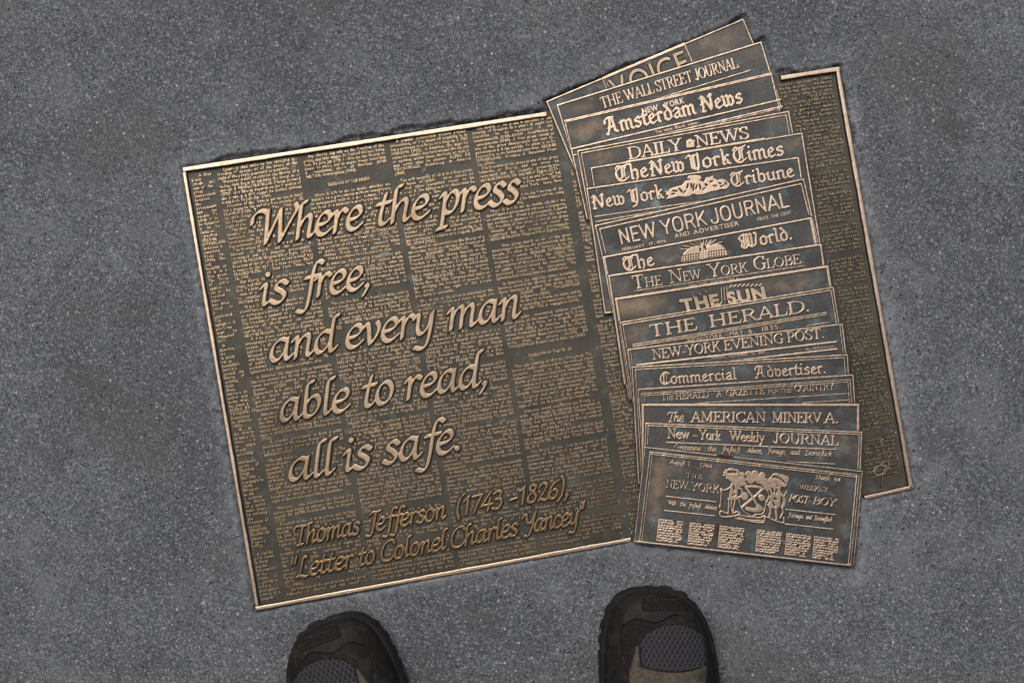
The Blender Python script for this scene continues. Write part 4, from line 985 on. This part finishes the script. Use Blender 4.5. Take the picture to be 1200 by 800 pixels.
    def xnf(X, Y): return (X - prof(Y, CS)) / prof(Y, WS)
    def rbox(X, Y, cx, cy, hx, hy, r): 
        qx = np.abs(X - cx) - hx + r; qy = np.abs(Y - cy) - hy + r
        return r - np.hypot(np.maximum(qx, 0), np.maximum(qy, 0)) - np.minimum(np.maximum(qx, qy), 0)
    mx = .009   # the mesh window sits towards the outer side
    def window(X, Y):
        yc = -.066; top = 1 - np.sqrt(((X - mx) / .0345) ** 2 + np.where(Y > yc, (Y - yc) / .027, (Y - yc) / .0001 * 0) ** 2)
        return np.minimum(np.minimum(top * .027, Y + .0795 - .004 * ((X - mx) / .03) ** 2), .0315 - np.abs(X - mx) - .10 * np.clip(-.058 - Y, 0, 1))
    def holes(X, Y, px=.0050, py=.0084):
        row = np.round(Y / (py / 2)); xo = X + (row % 2) * px / 2
        best = np.full(X.shape, 9.)
        for dr in (-1, 0, 1):
            rr = row + dr; yo = Y - rr * py / 2; xx_ = X + (rr % 2) * px / 2; xx_ = xx_ - np.round(xx_ / px) * px
            best = np.minimum(best, np.hypot(xx_ / .00095, yo / .00185) - 1)
        return best * .0008
    over('vamp_mesh', lambda X, Y: np.minimum(window(X, Y) + .001, holes(X, Y)), (-.035, -.085, .05, -.03), .0012, [M['fibre']], .00032, bev=.0007, base=.0)
    over('window_lining', lambda X, Y: window(X, Y) + .0012, (-.035, -.085, .05, -.03), .0003, [M['lining']], .0008)
    # leather vamp ridge round the window and front toe piece
    over('vamp_binding', lambda X, Y: np.minimum(.0022 - np.abs(window(X, Y) + .0024), Y + .066), (-.04, -.085, .055, -.025), .0014, [M['leather']], .0006, bev=.0014)
    over('toe_bumper', lambda X, Y: np.minimum(Y + .0215 - .0035 * np.sin((X - .002) * 150) + 6. * (X - .002) ** 2, .93 * prof(Y, WS) - np.abs(X - prof(Y, CS))), (-.05, -.03, .05, -.0012), .0016, [M['rubber']], .0006)
    tp = over('toe_panel', lambda X, Y: rbox(X, Y + 3. * (X - .001) ** 2, .001, -.0145, .0235, .0058, .003), (-.03, -.028, .032, -.004), .0030, [M['leather']], .0005)
    def stitch(X, Y):
        y2 = Y + 3. * (X - .001) ** 2; d = np.minimum(np.abs(y2 + .0105), np.abs(y2 + .0188)); return np.minimum(.00035 - d, np.minimum(.0008 - np.abs((X / .0032 - np.round(X / .0032)) * .0032), .020 - np.abs(X - .001)))
    over('stitching', stitch, (-.03, -.03, .032, -.004), .0034, [M['thread']], .0002, tp, bev=.0004)
    for sg_ in (-1, 1):
        def sidep(X, Y, sg_=sg_):
            q = xnf(X, Y) * sg_; inner = .56 + .16 * np.sin((-Y) * 34) if sg_ < 0 else .66 + .14 * np.sin((-Y) * 34)
            return np.minimum(np.minimum((q - inner) * .05, (.955 - q) * .05), np.minimum(-.014 - Y - .02 * (1 - np.clip(q, 0, 1)), Y + .087 + .01 * q))
        over('side_panel', sidep, (-.06, -.10, .062, -.010), .0028, [M['leather']], .0007, bev=.003)
    def suede(X, Y):
        o_ = np.minimum(np.minimum(.0415 - np.abs(X - mx * .9) - .25 * np.clip(Y + .085, 0, 1), -.0585 - Y - .35 * np.clip(.034 - np.abs(X - mx), 0, 1) * 0), Y + .0965 + .0015 * np.sin(X * 700))
        return np.minimum(o_, -(window(X, Y) + .0022))
    over('suede_overlay', suede, (-.04, -.105, .055, -.05), .0026, [M['suede']], .0006, bev=.0022)
    for sg_ in (-1, 1):
        def sm(X, Y, sg_=sg_):
            q = xnf(X, Y) * sg_; return np.minimum(np.minimum((q - .66) * .05, (.93 - q) * .05), np.minimum(-.070 - Y, Y + .110))
        over('side_mesh', lambda X, Y: np.minimum(sm(X, Y), holes(X, Y)), (-.06, -.115, .062, -.06), .0012, [M['fibre']], .00035, bev=.0007)
        def stay(X, Y, sg_=sg_):
            q = (X - .002) * sg_; return np.minimum(np.minimum(q - .013, .026 + .09 * (-.09 - Y) - q), np.minimum(-.0955 - Y, Y + .185))
        over('eyelet_stay', stay, (-.05, -.19, .055, -.09), .0030, [M['suede']], .0008, bev=.002)
    over('tongue', lambda X, Y: np.minimum(.0125 - np.abs(X - .002), np.minimum(-.0945 - Y, Y + .195)), (-.02, -.2, .025, -.09), .0022, [M['fibre']], .0008, bev=.003)
    for k, yl_ in enumerate((-.107, -.124, -.141, -.158, -.175)):
        xs_ = np.linspace(-.024, .028, 24); Vt = []; r_ = .0024
        cz = surf(xs_, np.full(24, yl_)) + .0045 
        for x, z_, tt_ in zip(xs_, cz, np.linspace(-1, 1, 24)):
            for an in np.linspace(0, 2 * math.pi, 8, endpoint=False): Vt.append((x, yl_ + .004 * tt_ * (1 if k % 2 else -1) + r_ * math.cos(an), z_ + r_ * .6 * math.sin(an)))
        q_ = np.array([[i_ * 8 + j_, (i_ + 1) * 8 + j_, (i_ + 1) * 8 + (j_ + 1) % 8, i_ * 8 + (j_ + 1) % 8] for i_ in range(23) for j_ in range(8)])
        put('lace', Vt, [q_, np.arange(8)[None, ::-1], (np.arange(8) + 23 * 8)[None]], [M['lining']], None, root, [True, False, False])
    lp = over('lace_loop', lambda X, Y: rbox(X, Y, .004, -.0975, .0019, .0060, .0006), (-.004, -.105, .01, -.084), .0052, [M['red']], .0004, bev=.0008, lb='small red and white webbing loop')
    over('loop_stripe', lambda X, Y: np.minimum(rbox(X, Y, .004, -.0965, .0009, .0036, .0003), np.abs(Y + .0958) - .0004), (-.004, -.105, .01, -.084), .0056, [M['white']], .0003, lp, bev=.0004)
    return root
def at(px, py, z=0.): q = P(px, py) * S * (CAM_H - z) / CAM_H; return (q[0], q[1], 0.)
shoe(at(778, 695, .04), math.radians(-1.5), 1, 'black hiking shoe pointing straight at the plaque, its grey mesh window wholly in view')
shoe(at(370, 736, .04), math.radians(22), -1, 'black hiking shoe turned outward, its mesh window cut by the photo edge')

# ---------------------------------------------------------------- the person who wears the shoes (stands just outside the picture, mirrored softly in the bronze)
def skin(name, nodes, edges, mat, parent, lv=2, root=0):
    me = bpy.data.meshes.new(name); ks = list(nodes)
    me.from_pydata([nodes[k][:3] for k in ks], [(ks.index(a), ks.index(b)) for a, b in edges], [])
    o = bpy.data.objects.new(name, me); COL.objects.link(o)
    o.modifiers.new('s', 'SKIN'); o.modifiers.new('u', 'SUBSURF').levels = lv
    if not me.skin_vertices: me.attributes
    sv = me.skin_vertices[0].data
    for i, k in enumerate(ks):
        r = nodes[k][3]; sv[i].radius = (r, r) if not isinstance(r, tuple) else r; sv[i].use_root = (i == root)
    bpy.context.view_layer.update(); dg = bpy.context.evaluated_depsgraph_get()
    m2_ = bpy.data.meshes.new_from_object(o.evaluated_get(dg)); bpy.data.objects.remove(o); bpy.data.meshes.remove(me)
    m2_.materials.clear(); m2_.materials.append(mat); m2_.name = name
    for p_ in m2_.polygons: p_.use_smooth = True
    o = bpy.data.objects.new(name, m2_); COL.objects.link(o); o.parent = parent; return o
M['skin'] = mat_simple('skin', (.36, .21, .14), (.42, .26, .18), 300, .55, .1, .0003, .4)
M['jacket'] = mat_simple('dark_jacket_cloth', (.030, .027, .024), (.042, .038, .034), 400, .85, .3, .0004, .2)
M['hair'] = mat_simple('brown_hair', (.03, .02, .012), (.06, .04, .025), 900, .6, .5, .0006, .3)
per = empty('person', (0, 0, 0), 'person in dark trousers standing in the black hiking shoes at the lower edge', 'person')
ND = {'pelvis': (.02, -.50, .98, .125), 'waist': (.02, -.50, 1.12, .12), 'chest': (.02, -.45, 1.30, .14), 'collar': (.02, -.39, 1.43, .09), 'neck': (.02, -.34, 1.50, .055), 'jaw': (.02, -.275, 1.54, .06), 'skull': (.02, -.275, 1.625, .085), 'crown': (.02, -.29, 1.68, .05), 'nose': (.02, -.185, 1.57, .012)}
ED = [('pelvis', 'waist'), ('waist', 'chest'), ('chest', 'collar'), ('collar', 'neck'), ('neck', 'jaw'), ('jaw', 'skull'), ('skull', 'crown'), ('skull', 'nose')]
for sd, (ax, ay), kn in ((1, (.148, -.475), (.14, -.46, .50)), (-1, (-.100, -.490), (-.098, -.47, .50))):
    t_ = 'R' if sd > 0 else 'L'; cx_ = .02
    ND['hip' + t_] = (cx_ + sd * .095, -.50, .90, .095); ND['thigh' + t_] = ((cx_ + sd * .095 + kn[0]) / 2, -.49, .72, .082); ND['knee' + t_] = kn + (.06,); ND['calf' + t_] = ((kn[0] + ax) / 2, (kn[1] + ay) / 2 - .025, .33, .056); ND['ankle' + t_] = (ax, ay, .09, .040); ND['sole' + t_] = (ax, ay + .01, .045, .034)
    ED += [('pelvis', 'hip' + t_), ('hip' + t_, 'thigh' + t_), ('thigh' + t_, 'knee' + t_), ('knee' + t_, 'calf' + t_), ('calf' + t_, 'ankle' + t_), ('ankle' + t_, 'sole' + t_)]
    ND['shoulder' + t_] = (cx_ + sd * .185, -.41, 1.38, .06); ND['elbow' + t_] = (cx_ + sd * .265, -.40, 1.12, .042); ND['wrist' + t_] = (cx_ + sd * .165, -.26, 1.32, .027); ND['palm' + t_] = (cx_ + sd * .135, -.225, 1.38, (.022, .036))
    ED += [('collar', 'shoulder' + t_), ('shoulder' + t_, 'elbow' + t_), ('elbow' + t_, 'wrist' + t_), ('wrist' + t_, 'palm' + t_)]
    for q, (dy, ln) in enumerate(((.030, .072), (.010, .082), (-.010, .076), (-.028, .060))):
        a_, b_2, c_2 = 'f%d%s0' % (q, t_), 'f%d%s1' % (q, t_), 'f%d%s2' % (q, t_)
        ND[a_] = (cx_ + sd * .122, -.222 + dy, 1.418, .0095); ND[b_2] = (cx_ + sd * .100, -.216 + dy, 1.418 + ln * .45, .0088); ND[c_2] = (cx_ + sd * .070, -.210 + dy, 1.418 + ln * .62, .0078)
        ED += [('palm' + t_, a_), (a_, b_2), (b_2, c_2)]
    ND['t0' + t_] = (cx_ + sd * .115, -.195, 1.375, .012); ND['t1' + t_] = (cx_ + sd * .092, -.185, 1.395, .0105); ND['t2' + t_] = (cx_ + sd * .070, -.180, 1.412, .009)
    ED += [('palm' + t_, 't0' + t_), ('t0' + t_, 't1' + t_), ('t1' + t_, 't2' + t_)]
    ND['ear' + t_] = (cx_ + sd * .085, -.285, 1.60, .014); ED.append(('skull', 'ear' + t_))
skin('body', ND, ED, M['skin'], per)
def sub(keys, grow, ends={}):
    n = {k: ND[k][:3] + (ND[k][3] + grow if not isinstance(ND[k][3], tuple) else ND[k][3],) for k in keys}; n.update(ends); return n
tk = ['pelvis'] + [k + t_ for t_ in 'RL' for k in ('hip', 'thigh', 'knee', 'calf', 'ankle')]
tn = sub(tk, .016, {'waist': (.02, -.50, 1.06, .13)})
for t_ in 'RL': tn['ankle' + t_] = (ND['ankle' + t_][0], ND['ankle' + t_][1] - .002, .105, .068); tn['calf' + t_] = ND['calf' + t_][:3] + (.078,)
skin('trousers', tn, [e for e in ED if e[0] in tn and e[1] in tn], M['trouser'], per)
for t_ in 'RL':
    a_ = ND['ankle' + t_]; skin('sock', {'a': (a_[0], a_[1] + .012, .050, .042), 'b': (a_[0], a_[1] + .004, .10, .047), 'c': (a_[0], a_[1], .17, .052)}, [('a', 'b'), ('b', 'c')], M['lining'], per)
jk = ['waist', 'chest', 'collar'] + [k + t_ for t_ in 'RL' for k in ('shoulder', 'elbow', 'wrist')]
jn = sub(jk, .02, {'pelvis': (.02, -.50, .96, .155)})
skin('jacket', jn, [e for e in ED if e[0] in jn and e[1] in jn], M['jacket'], per)
skin('hair', {'a': (.02, -.30, 1.66, .088), 'b': (.02, -.335, 1.60, .075), 'c': (.02, -.26, 1.70, .055)}, [('a', 'b'), ('a', 'c')], M['hair'], per)

# ---------------------------------------------------------------- unseen tall building, added behind the person so its reflection darkens the lower bronze
def boxes(name, bs, mat, parent):
    V = []; F_ = []
    for (x0, y0, z0_, x1, y1, z1_) in bs:
        n = len(V); V += [(x0, y0, z0_), (x1, y0, z0_), (x1, y1, z0_), (x0, y1, z0_), (x0, y0, z1_), (x1, y0, z1_), (x1, y1, z1_), (x0, y1, z1_)]
        F_ += [[n, n + 3, n + 2, n + 1], [n + 4, n + 5, n + 6, n + 7], [n, n + 1, n + 5, n + 4], [n + 1, n + 2, n + 6, n + 5], [n + 2, n + 3, n + 7, n + 6], [n + 3, n, n + 4, n + 7]]
    return link(name, V, [np.array(F_)], [mat], None, parent)
def mat_brick():
    t = NT('brown_brick'); b = t.n('ShaderNodeTexBrick'); t.t.links.new(t.co, b.inputs['Vector']); b.inputs['Scale'].default_value = 4
    m = t.n('ShaderNodeMapping'); t.t.links.new(t.co, m.inputs[0]); m.inputs['Rotation'].default_value = (math.radians(90), 0, 0); t.t.links.new(m.outputs[0], b.inputs['Vector'])
    for k_, c_ in (('Color1', (.15, .085, .05, 1)), ('Color2', (.11, .062, .038, 1)), ('Mortar', (.17, .15, .12, 1))): b.inputs[k_].default_value = c_
    return t.out(b.outputs['Color'], .85, 0.)
M['brick'] = mat_brick(); M['glass'] = mat_simple('dark_window_glass', (.02, .022, .024), (.03, .032, .034), 3, .12, 0., .001, .5); M['stone'] = mat_simple('brown_stone_trim', (.20, .16, .12), (.26, .21, .16), 8, .8, .2, .004, .3)
bld = empty('added_building', (0, -2.6, -.02), 'unseen tall brick building added to darken the lower bronze by reflection', 'building')
FY = -2.6
boxes('wall', [(-22, -12, 0, 22, 0, 46)], M['brick'], bld)
boxes('cornice', [(-22.4, -.2, 46.003, 22.4, .5, 47)], M['stone'], bld)
for fl in range(1, 13):
    for q in range(-3, 4):
        x = q * 3.1; z_ = fl * 3.5 + .3
        wn = boxes('window', [(x - .6, .003, z_, x + .6, .03, z_ + 1.9)], M['glass'], bld)
        boxes('sill', [(x - .75, .004, z_ - .16, x + .75, .16, z_ - .003)], M['stone'], wn); boxes('frame', [(x - .03, .031, z_, x + .03, .06, z_ + 1.9), (x - .6, .031, z_ + .95, x - .031, .055, z_ + 1.01), (x + .031, .031, z_ + .95, x + .6, .055, z_ + 1.01)], M['stone'], wn)

# ---------------------------------------------------------------- pen flourish in the print of the far page, scraps and grit lying on the bronze
def flourish(paths, r):
    pts = [crom([P(*p) for p in q_], 10) for q_ in paths]; al = np.concatenate(pts); lo = al.min(0) - 4; hi = al.max(0) + 4; res = .35
    nx = int((hi[0] - lo[0]) / res) + 2; ny = int((hi[1] - lo[1]) / res) + 2; f = np.full((ny, nx), -1.)
    for q_ in pts: stamp(f, lo[0], lo[1], res, densify(q_, .4), r * 1.3, r * .8, math.radians(40))
    return relief('pen_flourish', f, lo[0], lo[1], res, (np.zeros(2), np.array([1., 0]), np.array([0., 1])), ZF - .2, ZF + 1.9, .7, plaque, mats_d, OR, .3, ZF + 2)
flourish([[(1036, 541), (1029, 547), (1025, 552), (1027, 556), (1036, 555), (1040, 549), (1034, 545), (1040, 552)], [(1047, 536), (1044, 533), (1042, 540), (1040, 550), (1036, 552), (1041, 549)],
          [(1040, 546), (1034, 544), (1026, 548), (1024, 553), (1030, 556), (1037, 554)], [(1035, 553), (1034, 562), (1033, 570)], [(1020, 560), (1034, 556), (1052, 553)]], .7)
def scrap(px, k, label, L, W_, ang, seed):
    rnd = random.Random(seed); bm_V = []; n = 14; c = P(*px); zb = (zs(k) + 1.15); kx = (HP - zb) / HP
    for side in (1, -1):
        for i in range(n):
            t = i / (n - 1); x = (t - .5) * L; w_ = W_ * (math.sin(math.pi * (t * .9 + .05)) ** .6) * (.8 + .4 * rnd.random()); bend = .18 * L * (t - .5) ** 2
            for y in (w_ / 2, 0, -w_ / 2):
                X = c[0] + x * math.cos(ang) - (y + bend) * math.sin(ang); Y = c[1] + x * math.sin(ang) + (y + bend) * math.cos(ang)
                bm_V.append((X * kx, Y * kx, zb + (.55 if side > 0 else 0) + .5 * abs(t - .5) + .25 * abs(y) / W_))
    q = []; m = n * 3
    for i in range(n - 1):
        for j in range(2):
            a = i * 3 + j; q.append([a, a + 1, a + 4, a + 3]); q.append([m + a, m + a + 3, m + a + 4, m + a + 1])
        q.append([i * 3, (i + 1) * 3, m + (i + 1) * 3, m + i * 3]); q.append([i * 3 + 2, m + i * 3 + 2, m + (i + 1) * 3 + 2, (i + 1) * 3 + 2])
    q.append([0, m, m + 1, 1]); q.append([1, m + 1, m + 2, 2]); e = (n - 1) * 3; q.append([e, e + 1, m + e + 1, m + e]); q.append([e + 1, e + 2, m + e + 2, m + e + 1])
    o = link('leaf_scrap', np.array(bm_V) * S, [np.array(q)], [M['leaf']], None, None, (c[0] * S, c[1] * S, zb * S), [True]); o['label'] = label; o['category'] = 'leaf scrap'; return o
scrap((840.5, 620), 16, 'dark red leaf scrap lying between two print blocks under the coat of arms', 15, 2.6, math.radians(78), 1)
scrap((850, 534.6), 16, 'dark red leaf sliver lying along the upper frame of the topmost sheet', 20, 2.0, math.radians(-6), 2)
rnd = random.Random(5); V = []; F_ = []
def grain(px, py, zb, r):
    c = P(px, py); kx = (HP - zb) / HP; n = len(V); ph_ = rnd.uniform(0, 6)
    for zz, rr in ((0, .8), (.7, 1.), (1.3, .55)):
        for i in range(5):
            a = i * 2 * math.pi / 5 + ph_ + zz; q = r * rr * rnd.uniform(.75, 1.25); V.append((c[0] * kx + q * math.cos(a), c[1] * kx + q * math.sin(a), zb + zz * r))
    V.append((c[0] * kx, c[1] * kx, zb + 1.5 * r))
    for l in (0, 5):
        for i in range(5): F_.append([n + l + i, n + l + (i + 1) % 5, n + l + 5 + (i + 1) % 5]); F_.append([n + l + i, n + l + 5 + (i + 1) % 5, n + l + 5 + i])
    for i in range(5): F_.append([n + 10 + i, n + 10 + (i + 1) % 5, n + 15])
for _ in range(70):
    t = rnd.random(); y = 300 + 240 * rnd.random() ** .6; x = 985 + (y - 300) * .19 + rnd.uniform(5, 52)
    grain(x, y, ZF, rnd.uniform(.45, 1.0))
for _ in range(45): grain(rnd.uniform(240, 735), rnd.uniform(200, 640), ZF, rnd.uniform(.35, .8))
for _ in range(26): grain(rnd.uniform(722, 742), rnd.uniform(560, 632), ZF, rnd.uniform(.35, .8))
gr_ = link('grit', np.array(V) * S, [np.array(F_)], [M['grit']], None, None, (0, 0, 0), [False]); gr_['kind'] = 'stuff'; gr_['label'] = 'pale grains of grit scattered in the recesses of the plaque'
